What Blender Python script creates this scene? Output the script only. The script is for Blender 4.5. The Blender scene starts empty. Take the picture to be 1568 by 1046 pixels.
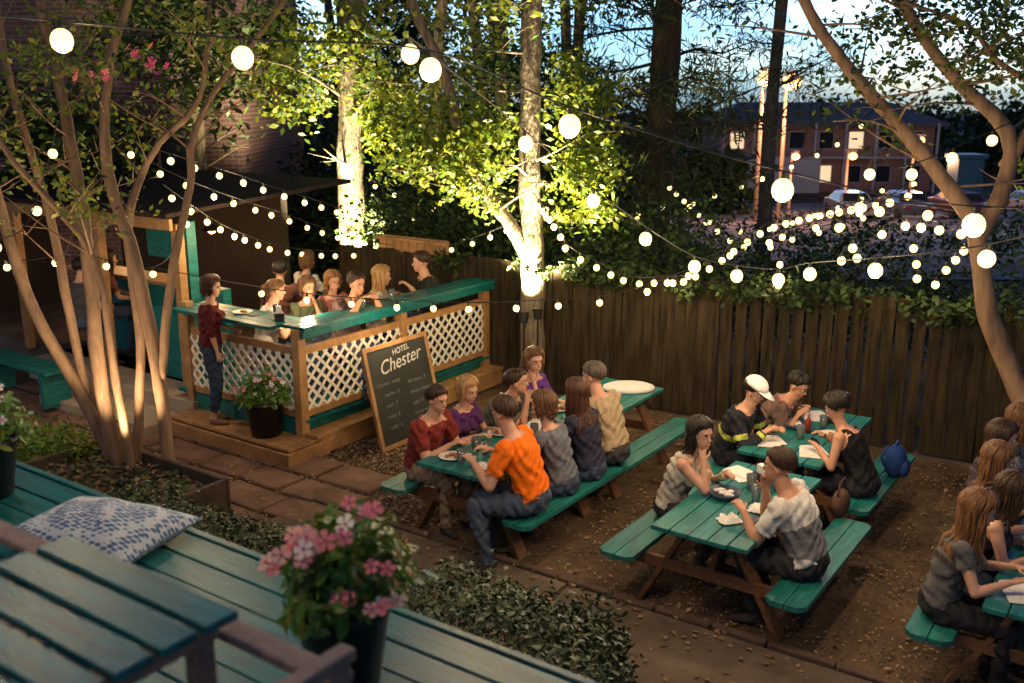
import bpy, math, random
import numpy as np
from mathutils import Vector, Matrix
R=random.Random(7); NR=np.random.default_rng(5)
scene=bpy.context.scene
ANG=math.radians(-34.9)
WX,WY=math.cos(ANG),math.sin(ANG)      # w axis (local x)
def L(s,t,z=0.0): return Vector((WX*s-WY*t, WY*s+WX*t, z))
V=Vector
# ------------------------------------------------------------- materials
def ramp(nt,fac,stops):
    r=nt.nodes.new('ShaderNodeValToRGB'); e=r.color_ramp.elements
    e[0].position=stops[0][0]; e[0].color=(*stops[0][1],1)
    e[1].position=stops[-1][0]; e[1].color=(*stops[-1][1],1)
    for p,c in stops[1:-1]:
        x=e.new(p); x.color=(*c,1)
    nt.links.new(fac,r.inputs[0]); return r.outputs[0]
def M(name,col,rough=.6,var=.3,scale=6,bump=.2,bscale=40,stretch=(1,1,1),metal=0,trans=0,col2=None,detail=5,spec=.5,bdist=.01):
    m=bpy.data.materials.new(name); m.use_nodes=True; nt=m.node_tree; b=nt.nodes['Principled BSDF']
    tc=nt.nodes.new('ShaderNodeTexCoord'); mp=nt.nodes.new('ShaderNodeMapping'); mp.inputs['Scale'].default_value=stretch
    nt.links.new(tc.outputs['Object'],mp.inputs[0])
    n=nt.nodes.new('ShaderNodeTexNoise'); n.inputs['Scale'].default_value=scale; n.inputs['Detail'].default_value=detail; n.inputs['Roughness'].default_value=.65
    nt.links.new(mp.outputs[0],n.inputs['Vector'])
    c1=tuple(max(0,c*(1-var)) for c in col); c2=col2 if col2 else tuple(min(1,c*(1+var)) for c in col)
    nt.links.new(ramp(nt,n.outputs[0],[(.3,c1),(.7,c2)]),b.inputs['Base Color'])
    b.inputs['Roughness'].default_value=rough; b.inputs['Metallic'].default_value=metal
    b.inputs['Specular IOR Level'].default_value=spec
    if bump:
        n2=nt.nodes.new('ShaderNodeTexNoise'); n2.inputs['Scale'].default_value=bscale; n2.inputs['Detail'].default_value=4
        nt.links.new(mp.outputs[0],n2.inputs['Vector'])
        bp=nt.nodes.new('ShaderNodeBump'); bp.inputs['Strength'].default_value=bump; bp.inputs['Distance'].default_value=bdist
        nt.links.new(n2.outputs[0],bp.inputs['Height']); nt.links.new(bp.outputs[0],b.inputs['Normal'])
    if trans:
        tr=nt.nodes.new('ShaderNodeBsdfTranslucent'); mx=nt.nodes.new('ShaderNodeMixShader'); mx.inputs[0].default_value=trans
        tr.inputs[0].default_value=(*[min(1,c*1.6) for c in col],1)
        nt.links.new(b.outputs[0],mx.inputs[1]); nt.links.new(tr.outputs[0],mx.inputs[2]); nt.links.new(mx.outputs[0],nt.nodes['Material Output'].inputs[0])
    return m
def EM(name,col,st):
    m=bpy.data.materials.new(name); m.use_nodes=True; b=m.node_tree.nodes['Principled BSDF']
    b.inputs['Base Color'].default_value=(*col,1); b.inputs['Emission Color'].default_value=(*col,1); b.inputs['Emission Strength'].default_value=st
    m.cycles.emission_sampling='NONE'
    return m
teal=M('teal_paint',(.012,.15,.145),.42,.5,3,.3,30,(8,1,8),spec=.4)
tealx=M('teal_paint_x',(.005,.115,.125),.28,.5,3,.3,30,(1,8,8),spec=.38)
wood_br=M('stained_wood',(.14,.065,.03),.6,.35,4,.3,30,(6,1,6))
wood_new=M('new_lumber',(.34,.185,.075),.6,.4,4,.2,30,(1,1,1))
wood_gray=M('weathered_wood',(.20,.14,.12),.7,.35,6,.4,40,(3,3,3))
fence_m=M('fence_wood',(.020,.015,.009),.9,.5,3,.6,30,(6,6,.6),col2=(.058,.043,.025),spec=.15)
bark=M('bark',(.12,.09,.065),.9,.5,10,1,14,(2,2,.6),bdist=.05,col2=(.26,.21,.15))
bark_sm=M('myrtle_bark',(.19,.115,.07),.7,.5,5,.5,14,(2,2,.5),bdist=.012)
white_p=M('white_paint',(.75,.72,.66),.5,.08,5,.1)
concrete=M('concrete',(.065,.05,.04),.95,.3,1.3,.8,45,detail=9,col2=(.17,.132,.105),spec=.2)
stone=M('flagstone',(.17,.10,.075),.85,.5,2.2,.6,40,detail=8,spec=.25)
black_pl=M('black_plastic',(.012,.012,.014),.4,.3,8,.05)
metal_d=M('dark_metal',(.03,.03,.03),.4,.2,8,.05,metal=.6)
paper=M('paper',(.72,.70,.70),.7,.05,8,.3,20)
leafA=M('leaf_green',(.07,.13,.02),.5,.35,3,0,trans=.35)
leafB=M('leaf_yellowgreen',(.17,.20,.02),.5,.3,3,0,trans=.4)
leafC=M('leaf_dark',(.028,.052,.018),.65,.45,3,0,spec=.25)
leafH=M('hedge_leaf',(.035,.06,.025),.4,.4,6,0)
leafH2=M('hedge_leaf_light',(.085,.115,.05),.4,.3,6,0)
leafF=M('plant_leaf',(.09,.21,.025),.4,.35,8,0,trans=.15)
leafD=M('dead_leaf',(.17,.10,.05),.9,.5,5,0)
pinkm=M('pink_petal',(.92,.24,.27),.55,.12,20,0,trans=.15)
palem=M('pale_pink_petal',(.92,.48,.44),.55,.1,20,0,trans=.15)
whitepet=M('white_petal',(.85,.78,.75),.55,.08,20,0,trans=.15)
magm=M('magenta_petal',(.6,.08,.25),.55,.2,20,0)
skinM=[M('skin_a',(.55,.30,.21),.5,.08,10,.1,60,bdist=.002),M('skin_b',(.47,.24,.155),.5,.08,10,.1,60,bdist=.002)]
lipM=M('lips',(.38,.09,.07),.45,.1); eyeM=M('eye_white',(.6,.57,.52),.3,.02,5,0); irisM=M('iris',(.02,.012,.01),.2,.1,5,0)
cloth_cache={}
def cloth(c):
    if c not in cloth_cache: cloth_cache[c]=M('cloth_%d'%len(cloth_cache),c,.85,.18,14,.6,14,bdist=.025,spec=.2)
    return cloth_cache[c]
hair_cache={}
def hairm(c):
    if c not in hair_cache: hair_cache[c]=M('hair_%d'%len(hair_cache),c,.5,.5,30,.4,60,(1,1,.15),bdist=.005,spec=.35)
    return hair_cache[c]
# ------------------------------------------------------------- mesh tools
def top(name,loc=(0,0,0),rz=0,sc=1):
    e=bpy.data.objects.new(name,None); e.location=loc; e.rotation_euler=(0,0,rz); e.scale=(sc,sc,sc); e.empty_display_size=.1
    scene.collection.objects.link(e); return e
class MB:
    def __init__(s): s.v=[];s.f=[];s.m=[]
    def add(s,vs,fs,m=0):
        o=len(s.v); s.v+=[tuple(v) for v in vs]; s.f+=[tuple(i+o for i in f) for f in fs]; s.m+=[m]*len(fs)
    def box(s,c,d,m=0,Rm=None):
        c=V(c); vs=[]
        for x in(-.5,.5):
            for y in(-.5,.5):
                for z in(-.5,.5):
                    p=V((x*d[0],y*d[1],z*d[2])); p=(Rm@p if Rm else p)+c; vs.append(p)
        s.add(vs,[(0,1,3,2),(4,6,7,5),(0,4,5,1),(2,3,7,6),(0,2,6,4),(1,5,7,3)],m)
    def beam(s,a,b,w,h,m=0,up=V((0,0,1))):
        a=V(a);b=V(b);d=b-a;l=d.length;d.normalize()
        if abs(d.dot(up))>.99: up=V((1,0,0))
        y=up.cross(d).normalized(); z=d.cross(y); Rm=Matrix((d,y,z)).transposed()
        s.box((a+b)/2,(l,w,h),m,Rm)
    def tube(s,pts,rad,n=8,m=0,side=None,cap=True):
        pts=[V(p) for p in pts]; vs=[];fs=[];ref=V(side) if side else None
        for i,p in enumerate(pts):
            t=(pts[min(i+1,len(pts)-1)]-pts[max(i-1,0)])
            if t.length<1e-9: t=V((0,0,1))
            t.normalize()
            if ref is None: ref=V((1,0,0)) if abs(t.x)<.8 else V((0,1,0))
            a=ref-t*ref.dot(t)
            if a.length<1e-6: a=t.orthogonal()
            a.normalize(); b=t.cross(a)
            if not side: ref=a
            r=rad[i] if isinstance(rad,(list,tuple)) else rad
            ra,rb=(r if isinstance(r,tuple) else (r,r))
            for k in range(n):
                th=2*math.pi*k/n; vs.append(p+a*(ra*math.cos(th))+b*(rb*math.sin(th)))
        for i in range(len(pts)-1):
            for k in range(n):
                k2=(k+1)%n; fs.append((i*n+k,i*n+k2,(i+1)*n+k2,(i+1)*n+k))
        if cap: fs.append(tuple(range(n))[::-1]); fs.append(tuple(range((len(pts)-1)*n,len(pts)*n)))
        s.add(vs,fs,m)
    def ell(s,c,r,m=0,nu=12,nv=8,Rm=None):
        if not isinstance(r,(tuple,list)): r=(r,r,r)
        c=V(c); vs=[];fs=[]
        for j in range(1,nv):
            ph=math.pi*j/nv
            for i in range(nu):
                th=2*math.pi*i/nu; p=V((r[0]*math.sin(ph)*math.cos(th),r[1]*math.sin(ph)*math.sin(th),r[2]*math.cos(ph)))
                vs.append((Rm@p if Rm else p)+c)
        p=V((0,0,r[2])); vs.append((Rm@p if Rm else p)+c); vs.append((Rm@(-p) if Rm else -p)+c); T=len(vs)-2;B=T+1
        for i in range(nu):
            i2=(i+1)%nu; fs.append((T,i,i2)); fs.append((B,(nv-2)*nu+i2,(nv-2)*nu+i))
            for j in range(nv-2): fs.append((j*nu+i,(j+1)*nu+i,(j+1)*nu+i2,j*nu+i2))
        s.add(vs,fs,m)
    def lathe(s,prof,c=(0,0,0),n=24,m=0):
        vs=[];fs=[];c=V(c)
        for r,z in prof:
            for k in range(n): vs.append(c+V((r*math.cos(2*math.pi*k/n),r*math.sin(2*math.pi*k/n),z)))
        for i in range(len(prof)-1):
            for k in range(n):
                k2=(k+1)%n; fs.append((i*n+k,i*n+k2,(i+1)*n+k2,(i+1)*n+k))
        s.add(vs,fs,m)
    def make(s,name,mats,parent=None,smooth=False,bevel=0):
        me=bpy.data.meshes.new(name); me.from_pydata(s.v,[],s.f)
        if not isinstance(mats,(list,tuple)): mats=[mats]
        for x in mats: me.materials.append(x)
        if len(mats)>1: me.polygons.foreach_set('material_index',s.m)
        if smooth: me.polygons.foreach_set('use_smooth',[True]*len(s.f))
        me.update(); o=bpy.data.objects.new(name,me); scene.collection.objects.link(o)
        if parent: o.parent=parent
        if bevel:
            b=o.modifiers.new('b','BEVEL'); b.width=bevel; b.segments=2; b.limit_method='ANGLE'
        return o
def catm(pts,n=6):
    P=[np.array(p,float) for p in pts]; P=[2*P[0]-P[1]]+P+[2*P[-1]-P[-2]]; out=[]
    for i in range(1,len(P)-2):
        for k in range(n):
            t=k/n; a,b,c,d=P[i-1:i+3]
            out.append(.5*((2*b)+(-a+c)*t+(2*a-5*b+4*c-d)*t*t+(-a+3*b-3*c+d)*t**3))
    out.append(P[-2]); return [V(o) for o in out]
QUAD=(np.array([(0,0,0),(.5,.28,.05),(1,0,0),(.5,-.28,.05)]),[(0,1,2,3)])
LEAF=(np.array([(0,0,0),(.35,.24,.05),(.75,.19,.02),(1,0,-.1),(.75,-.19,.02),(.35,-.24,.05),(.4,0,-.02),(.75,0,-.05)]),[(0,6,1),(6,7,2,1),(7,3,2),(0,5,6),(5,4,7,6),(4,3,7)])
NEED=(np.array([(0,0,0),(.5,.06,.0),(1,0,-.1),(.5,-.06,.0)]),[(0,1,2,3)])
def flower_t():
    vs=[(0,0,0)];fs=[]
    for k in range(5):
        a=2*math.pi*k/5; o=len(vs)
        for (r,da,z) in((.55,-.5,.08),(.98,-.42,.12),(1.05,0,.1),(.98,.42,.12),(.55,.5,.08)):
            vs.append((r*math.cos(a+da),r*math.sin(a+da),z))
        fs.append((0,o,o+1,o+2,o+3,o+4))
    return (np.array(vs),fs)
FLOW=flower_t()
def scatter(name,tmpl,pos,size,mats,parent=None,up=0.3,probs=None,sv=.35,normals=None,jit=.25):
    tv,tf=tmpl; N=len(pos)
    if N==0: return
    pos=np.asarray(pos,float)
    if normals is None:
        z=NR.normal(size=(N,3)); z[:,2]=np.abs(z[:,2])*.6+up*1.6
    else: z=np.asarray(normals,float)+NR.normal(size=(N,3))*jit
    z/=np.linalg.norm(z,axis=1)[:,None]
    d=NR.normal(size=(N,3)); d-=z*(d*z).sum(1)[:,None]; d/=np.linalg.norm(d,axis=1)[:,None]; y=np.cross(z,d)
    sc=size*(1+sv*(NR.random(N)*2-1)); k=len(tv)
    P=pos[:,None,:]+sc[:,None,None]*(tv[None,:,0,None]*d[:,None,:]+tv[None,:,1,None]*y[:,None,:]+tv[None,:,2,None]*z[:,None,:])
    me=bpy.data.meshes.new(name); me.vertices.add(N*k); me.vertices.foreach_set('co',P.reshape(-1))
    flat=[i for f in tf for i in f]; ls=np.array([len(f) for f in tf]); nl=len(flat)
    loops=(np.array(flat)[None,:]+np.arange(N)[:,None]*k).reshape(-1)
    st=np.concatenate([[0],np.cumsum(ls)[:-1]]); starts=(st[None,:]+np.arange(N)[:,None]*nl).reshape(-1)
    me.loops.add(len(loops)); me.loops.foreach_set('vertex_index',loops.astype(np.int32))
    me.polygons.add(N*len(tf)); me.polygons.foreach_set('loop_start',starts.astype(np.int32))
    if not isinstance(mats,(list,tuple)): mats=[mats]
    for x in mats: me.materials.append(x)
    mi=NR.choice(len(mats),size=N,p=probs); me.polygons.foreach_set('material_index',np.repeat(mi,len(tf)).astype(np.int32))
    me.update(calc_edges=True); me.validate()
    o=bpy.data.objects.new(name,me); scene.collection.objects.link(o)
    if parent: o.parent=parent
    return o
def clumps(c,r,nc,nl,sp):
    c=np.array(c);r=np.array(r); q=NR.normal(size=(nc,3)); q/=np.linalg.norm(q,axis=1)[:,None]; q*=(NR.random(nc)**.4)[:,None]
    cen=c+q*r; s=sp*(.5+NR.random(nc))
    out=cen[:,None,:]+NR.normal(size=(nc,nl,3))*s[:,None,None]*np.array([1,1,.6]); return out.reshape(-1,3)
# ------------------------------------------------------------- ground
def hz(x,y):
    d=min(1,max(0,(y-16)/62)); return -4*(d*d*(3-2*d))
def ground():
    xs=sorted(set(list(np.linspace(-300,-20,12))+list(np.linspace(-20,30,60))+list(np.linspace(30,300,12))))
    ys=sorted(set(list(np.linspace(-60,-5,6))+list(np.linspace(-5,90,90))+list(np.linspace(90,500,12))))
    b=MB(); vs=[(x,y,hz(x,y)+(.012*math.sin(x*3.1)*math.cos(y*2.3) if 0<y<15 else 0)) for y in ys for x in xs]; n=len(xs)
    fs=[(j*n+i,j*n+i+1,(j+1)*n+i+1,(j+1)*n+i) for j in range(len(ys)-1) for i in range(n-1)]
    b.add(vs,fs)
    m=M('dirt',(.04,.025,.017),.95,.5,.9,1,22,detail=12,col2=(.19,.13,.088),bdist=.04,spec=.15)
    b.make('ground',m,smooth=True)
ground()
g=top('concrete_path',L(0,0,.015),ANG); b=MB()
x=-6.6
for w in(2.9,3.4,3.1,2.8,3.3):
    b.box((x+w/2,5.33,0),(w-.015,1.5,.06),0,Matrix.Rotation(R.uniform(-.004,.004),3,'Y')); x+=w
b.make('slabs',concrete,g,bevel=.015)
b=MB(); x=-6.6
while x<8:
    w=R.uniform(.35,.6); b.box((x+w/2,6.13+R.uniform(-.01,.01),R.uniform(-.01,.005)),(w-.02,.07,.1),0,Matrix.Rotation(R.uniform(-.03,.03),3,'Z')); x+=w
b.make('edging',M('edging_brick',(.09,.055,.04),.9,.4,5,.4),g,bevel=.012)
g=top('flagstone_path',L(0,0,.012),ANG); b=MB()
yy=4.7
while yy<6.5:
    h=R.uniform(.4,.6); xx=-13+R.uniform(0,.3)
    while xx<-6.7:
        wd=R.uniform(.5,.95)
        b.box((xx+wd/2,yy+h/2,R.uniform(-.008,.008)),(wd-.05,h-.05,.06),0,Matrix.Rotation(R.uniform(-.05,.05),3,'Z')); xx+=wd
    yy+=h
b.make('slabs',stone,g,bevel=.02)
P=[]
for i in range(2400):
    s,t=R.uniform(-8,-5.3),R.uniform(6.2,7.8)
    if i>600: s,t=R.uniform(-7,1.5),R.uniform(6.2,10.6)
    if i>1850: s,t=R.uniform(-11,2),6.12-abs(R.gauss(0,.5))
    P.append(L(s,t,.03 if i<=1850 else .055))
scatter('fallen_leaves',QUAD,P,.055,[leafD,M('pale_dead_leaf',(.28,.19,.12),.9,.3,5,0)],up=2.5)
P=[L(R.uniform(-7.45,-5.6)+R.gauss(0,.15),R.uniform(6.3,8.5)+R.gauss(0,.1),.02) for i in range(7000)]
P+=[L(R.uniform(-7,1),R.uniform(6.2,10.5),.015) for i in range(12000)]
scatter('gravel',QUAD,P,.03,[M('pebble_a',(.27,.19,.125),.9,.3,5,0),M('pebble_b',(.10,.075,.055),.9,.3,5,0)],up=1.2,probs=[.35,.65])
# ------------------------------------------------------------- picnic tables
def picnic(s,t,ln=1.6,rz=0):
    e=top('picnic_table',L(s,t,0),ANG+rz); b=MB()
    for i in range(5):
        b.box(((i-2)*.15,R.uniform(-.01,.01),.735+R.uniform(-.002,.002)),(.142,ln,.036))
    b.make('tabletop',teal,e,bevel=.006)
    for sx,nm in((-1,'bench_a'),(1,'bench_b')):
        b=MB()
        for k in(-1,1):
            x=sx*.66+k*.074; hw=.07; y=ln/2+.03; ch=.05
            pr=[(x-hw,-y+(ch if k<0 else 0)),(x-hw+(ch if k<0 else 0),-y),(x+hw-(ch if k>0 else 0),-y),(x+hw,-y+(ch if k>0 else 0)),
                (x+hw,y-(ch if k>0 else 0)),(x+hw-(ch if k>0 else 0),y),(x-hw+(ch if k<0 else 0),y),(x-hw,y-(ch if k<0 else 0))]
            n=8; z0,z1=.412,.45
            b.add([(p[0],p[1],z0) for p in pr]+[(p[0],p[1],z1) for p in pr],[tuple(range(n))[::-1],tuple(range(n,2*n))]+[(i,(i+1)%n,n+(i+1)%n,n+i) for i in range(n)])
        b.make(nm,teal,e)
    b=MB()
    for sy in(-1,1):
        y=sy*(ln/2-.27)
        b.box((0,y,.70),(.70,.04,.085))
        b.box((0,y+sy*.042,.365),(1.46,.04,.09))
        for sx in(-1,1): b.beam((sx*.2,y,.66),(sx*.56,y,.0),.04,.13,up=V((0,1,0)))
        b.beam((0,y-sy*.03,.36),(0,y-sy*.36,.70),.04,.07)
    b.make('frame',wood_br,e,bevel=.004)
TA=(-4.85,6.84);TA2=(-4.83,8.46);TC=(-2.6,6.84);TB=(-2.7,8.7);TD=(-.38,6.95);TE=(-.38,8.75)
for q in(TA,TA2,TC,TB,TD,TE): picnic(*q)
glassM=M('amber_drink',(.16,.06,.015),.15,.2,5,0); clearM=bpy.data.materials.new('clear_glass'); clearM.use_nodes=True
bb=clearM.node_tree.nodes['Principled BSDF']; bb.inputs['Transmission Weight'].default_value=.9; bb.inputs['Roughness'].default_value=.05; bb.inputs['Base Color'].default_value=(.8,.9,.9,1)
def clutter(s,t,items,z=.755):
    for it in items:
        k,dx,dy=it[:3]; p=L(s+dx,t+dy,z)
        e=top({'plate':'paper_plate','glass':'drinking_glass','beer':'beer_glass','paper':'paper_menu','napkin':'crumpled_napkin','bottle':'sauce_bottle','basket':'food_basket','phone':'mobile_phone','caddy':'condiment_caddy'}[k],p,ANG+R.uniform(-1,1)); b=MB()
        if k=='plate':
            b.lathe([(0,.003),(.07,.003),(.11,.02),(.115,.018),(.07,0),(0,0)]); b.make('dish',paper,e,True)
            b=MB()
            for i in range(5): b.ell((R.uniform(-.04,.04),R.uniform(-.04,.04),.018),(.025,.02,.014))
            b.make('food',M('food',(.35,.16,.05),.7,.4),e,True)
        if k in('glass','beer'):
            b.lathe([(0,0),(.03,0),(.04,.13),(.036,.13),(.028,.008),(0,.008)],n=16); b.make('tumbler',clearM,e,True)
            b=MB(); b.lathe([(0,.01),(.027,.01),(.034,.10),(0,.10)],n=16); b.make('drink',glassM if k=='beer' else paper if R.random()<.2 else clearM,e,True)
        if k=='paper':
            b.box((0,0,.003),(.20,.28,.003)); b.box((.03,.05,.008),(.18,.26,.003),0,Matrix.Rotation(.3,3,'Z')); b.make('sheets',paper,e)
        if k=='napkin':
            n=9; vs=[]
            for j in range(n):
                for i in range(n):
                    vs.append(((i/(n-1)-.5)*.17+R.uniform(-.01,.01),(j/(n-1)-.5)*.13+R.uniform(-.01,.01),.01+R.uniform(0,.045)*(1 if 0<i<n-1 and 0<j<n-1 else .1)))
            b.add(vs,[(j*n+i,j*n+i+1,(j+1)*n+i+1,(j+1)*n+i) for j in range(n-1) for i in range(n-1)]); b.make('tissue',paper,e,True)
        if k=='bottle':
            b.lathe([(0,0),(.028,0),(.03,.1),(.024,.13),(.01,.15),(.01,.19),(0,.19)],n=14); b.make('body',M('sauce_red',(.2,.02,.01),.3,.1),e,True)
        if k=='phone':
            b.box((0,0,.006),(.07,.14,.009)); b.make('case',black_pl,e,bevel=.003)
        if k=='caddy':
            b.box((0,0,.04),(.14,.1,.08)); b.make('box',metal_d,e,bevel=.004); b=MB(); b.box((0,0,.1),(.09,.05,.1)); b.make('napkins',paper,e)
        if k=='basket':
            b.lathe([(0,.004),(.09,.004),(.125,.05),(.13,.05),(.095,0),(0,0)],n=20); b.make('tray',M('basket_blue',(.05,.06,.12),.5,.3,30),e,True)
            b=MB()
            for i in range(10): b.ell((R.uniform(-.06,.06),R.uniform(-.06,.06),.035),(.03,.02,.015))
            b.make('food',paper,e,True)
clutter(*TA,[('plate',-.18,-.55),('napkin',.2,-.6),('beer',-.02,-.62),('plate',.15,-.15),('beer',-.1,-.3),('glass',.05,-.35),('glass',0,.05),('plate',-.2,.2),('bottle',.02,.22),('glass',.12,.3),('paper',-.05,.6),('beer',-.2,.5)])
clutter(*TA2,[('plate',-.15,-.5),('glass',.05,-.35),('caddy',0,0),('glass',-.1,-.15)])
clutter(*TC,[('napkin',.08,-.42),('basket',-.14,.0),('glass',.1,.05),('caddy',.0,.45),('beer',.14,.35),('napkin',.2,-.12),('paper',-.2,.5),('glass',-.02,.25),('phone',.22,-.3)])
clutter(*TB,[('paper',.2,-.5),('paper',-.2,-.45),('glass',0,-.2),('bottle',0,.0),('basket',-.15,.1),('plate',.2,.05),('glass',.08,.2),('paper',-.1,.5),('caddy',.1,.45)])
clutter(*TD,[('paper',-.2,-.5),('paper',-.15,-.1),('basket',.02,-.3),('paper',-.2,.3),('glass',-.02,.1),('plate',.1,.5)])
e=top('serving_tray',L(-4.75,9.0,.76),ANG+.6); b=MB(); b.lathe([(0,.05),(.2,.05),(.25,.03),(.26,0),(0,0)],n=28); o=b.make('lid',paper,e,True); o.scale=(1.1,.75,1)
# ------------------------------------------------------------- people
def ik(S,T,l1,l2,pole):
    d=T-S; D=min(d.length,(l1+l2)*.995); n=d.normalized(); a=(l1*l1-l2*l2+D*D)/(2*D); h=math.sqrt(max(l1*l1-a*a,0))
    po=(pole-n*pole.dot(n)).normalized(); return S+n*a+po*h, S+n*D
def person(name,pos,face,pose='sit',seat=.45,lean=12,sex='f',top_c=(.2,.2,.2),bot_c=(.05,.07,.13),shoe_c=(.05,.04,.04),sleeve=.5,
           hair='long',hair_c=(.05,.025,.012),hyaw=0,hpitch=8,hl=None,hr=None,legs=None,top2=None,band=None,capc=None,sc=1.0,skin=0,pant=1.0,hlen=.25,low=.0,side_lean=0,chin=0):
    rng=random.Random(len(name)*31+int(pos[0]*100))
    e=top(name,pos,face,sc); male=sex=='m'
    if pose=='sit' and side_lean==0: side_lean=rng.uniform(-4,4)
    H=(seat+.095) if pose=='sit' else .93
    P=V((0,0,H)); la=math.radians(lean); sl=math.radians(side_lean); d=V((math.sin(la),math.sin(sl),math.cos(la))).normalized()
    Yv=V((0,1,0)); Yv=(Yv-d*Yv.dot(d)).normalized(); Fv=Yv.cross(d)
    W=1.0 if male else .88
    b=MB()
    k=[-.09,-.03,.05,.17,.28,.38,.45,.49,.53,.60]
    if male: rr=[(.10,.08),(.155,.115),(.16,.12),(.145,.112),(.16,.12),(.175,.122),(.165,.1),(.105,.075),(.06,.06),(.053,.056)]
    else:    rr=[(.10,.08),(.16,.115),(.158,.112),(.122,.092),(.135,.1),(.148,.108),(.138,.09),(.085,.065),(.048,.05),(.043,.047)]
    curve=lambda q: Fv*(-.02*math.sin(max(0,q)*5))
    pts=[P+d*q+curve(q) for q in k]; b.tube(pts,rr,16,side=Yv)
    if not male:
        for sy in(-1,1): b.ell(P+d*.345+Fv*.085+Yv*sy*.062,.052)
    C7=P+d*.50; hc=P+d*.60+V((.025,0,.10))
    Hm=(Matrix.Rotation(math.radians(hyaw),3,'Z')@Matrix.Rotation(math.radians(hpitch),3,'Y'))
    hp=lambda x,y,z: hc+Hm@V((x,y,z))
    b.tube([C7,P+d*.57+V((.01,0,.01)),hp(-.015,0,-.04)],[.058*W,.052*W,.05*W],12)
    b.ell(hp(-.012,0,.027),(.098,.077,.09),0,20,14,Hm); b.ell(hp(.022,0,-.042),(.066,.06,.072),0,16,12,Hm)
    b.ell(hp(.066,0,-.096),(.022,.026,.018),0,10,8,Hm); b.tube([hp(.084,0,.008),hp(.108,0,-.034)],[.008,.0145],8)
    b.ell(hp(.082,0,-.066),(.014,.026,.014),0,10,8,Hm); b.ell(hp(.074,0,.028),(.018,.05,.012),0,10,8,Hm)
    for sy in(-1,1): b.ell(hp(-.005,sy*.079,-.012),(.021,.01,.032),0,10,8,Hm)
    bones=[(P+d*-.06,P+d*.47,.12,.12,'torso'),(P+d*.5,hp(0,0,-.05),.055,.055,'neck'),(hp(-.01,0,.03),hp(.02,0,-.05),.085,.07,'head')]
    mb2=MB()
    sw=(.178 if male else .15)
    for sy,tgt,nm in((1,hl,'L'),(-1,hr,'R')):
        S=P+d*.455+Yv*sy*sw
        up_=False
        if tgt is None:
            if pose=='sit':
                tgt=(.42+rng.uniform(-.05,.03),sy*(.13+rng.uniform(-.06,.07)),.83+rng.uniform(0,.03))
                if chin==sy: q=hp(.10,sy*.05,-.19); tgt=(q.x,q.y,q.z); up_=True
            else: tgt=(.05,sy*.25,.80)
        T=V(tgt); pole=V((-.3,sy*.55,-1))
        l1,l2=(.29,.25) if male else (.265,.23)
        E,Wr=ik(S,T,l1,l2,pole); u=1.06 if male else .86
        b.tube([P+d*.46+Yv*sy*.07,S,S.lerp(E,.3),S.lerp(E,.7),E],[.05*u,.06*u,.052*u,.044*u,.04*u],12)
        b.ell(S,.062*u); b.ell(E,.041*u)
        b.tube([E,E.lerp(Wr,.3),E.lerp(Wr,.75),Wr],[.04*u,.042*u,.03*u,.025*u],12)
        hd=(Wr-E).normalized(); hd=(hd+V((.3,-sy*.15,-.05))).normalized() if pose=='sit' and not up_ else hd
        pn=V((0,0,-1)) if pose=='sit' and not up_ else V((-.6,-sy,0)); pn=(pn-hd*pn.dot(hd)).normalized(); sd=hd.cross(pn).normalized()
        inner=1 if sd.dot(V((0,-sy,0.01)))>0 else -1
        b.tube([Wr-hd*.01,Wr+hd*.03,Wr+hd*.085],[(.024*u,.02*u),(.036*u,.017*u),(.038*u,.013*u)],12,side=sd)
        for i,(ln,of) in enumerate(((.07,.028),(.08,.0095),(.074,-.0095),(.058,-.027))):
            q=Wr+hd*.078+sd*inner*of*u; pts=[q-hd*.01,q]; dr=hd.copy()
            for j in range(3):
                dr=(Matrix.Rotation(math.radians(22+4*i),3,hd.cross(pn))@dr); q=q+dr*ln*(.45,.32,.23)[j]; pts.append(q)
            mb2.tube(pts,[.009*u,.0092*u,.0085*u,.0078*u,.005*u],6)
        q=Wr+hd*.025+sd*inner*.028*u; t1=q+(hd*.7+sd*inner*.7+pn*.2).normalized()*.04; t2=t1+(hd*.9+sd*inner*.2+pn*.4).normalized()*.032
        mb2.tube([q-sd*inner*.015,q,t1,t2],[.012*u,.012*u,.010*u,.006*u],6)
        bones+=[(S,E,.055*u,.042*u,'uarm'),(E,Wr,.042*u,.026*u,'farm'),(Wr,Wr+hd*.09,.03,.03,'hand')]
    for sy in(1,-1):
        hipj=P+V((0,sy*.085,-.02))
        if pose=='sit':
            if legs: K,A=V(legs[0 if sy==1 else 1][0]),V(legs[0 if sy==1 else 1][1])
            else: K=V((.43,sy*.12,seat+.06)); A=V((.36+rng.uniform(-.06,.1),sy*.12,.085))
        else: K=V((.03,sy*.085,.49)); A=V((-.02,sy*.09,.085))
        lu=1.0 if male else .95
        b.tube([hipj,hipj.lerp(K,.3),hipj.lerp(K,.75),K],[.09*lu,.086*lu,.066*lu,.058*lu],14); b.ell(K,.057*lu)
        b.tube([K,K.lerp(A,.3),K.lerp(A,.8),A],[.056*lu,.056*lu,.038*lu,.034*lu],12)
        fd=V((K.x-hipj.x,K.y-hipj.y,0)); fd=fd.normalized() if fd.length>.1 else V((1,0,0)); fd=(fd+V((0,sy*.15,0))).normalized()
        b.tube([A-fd*.055+V((0,0,-.045)),A+V((0,0,-.035)),A+fd*.09+V((0,0,-.05)),A+fd*.17+V((0,0,-.062))],[(.03,.035),(.036,.048),(.042,.032),(.034,.02)],12,side=V((-fd.y,fd.x,0)))
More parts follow.
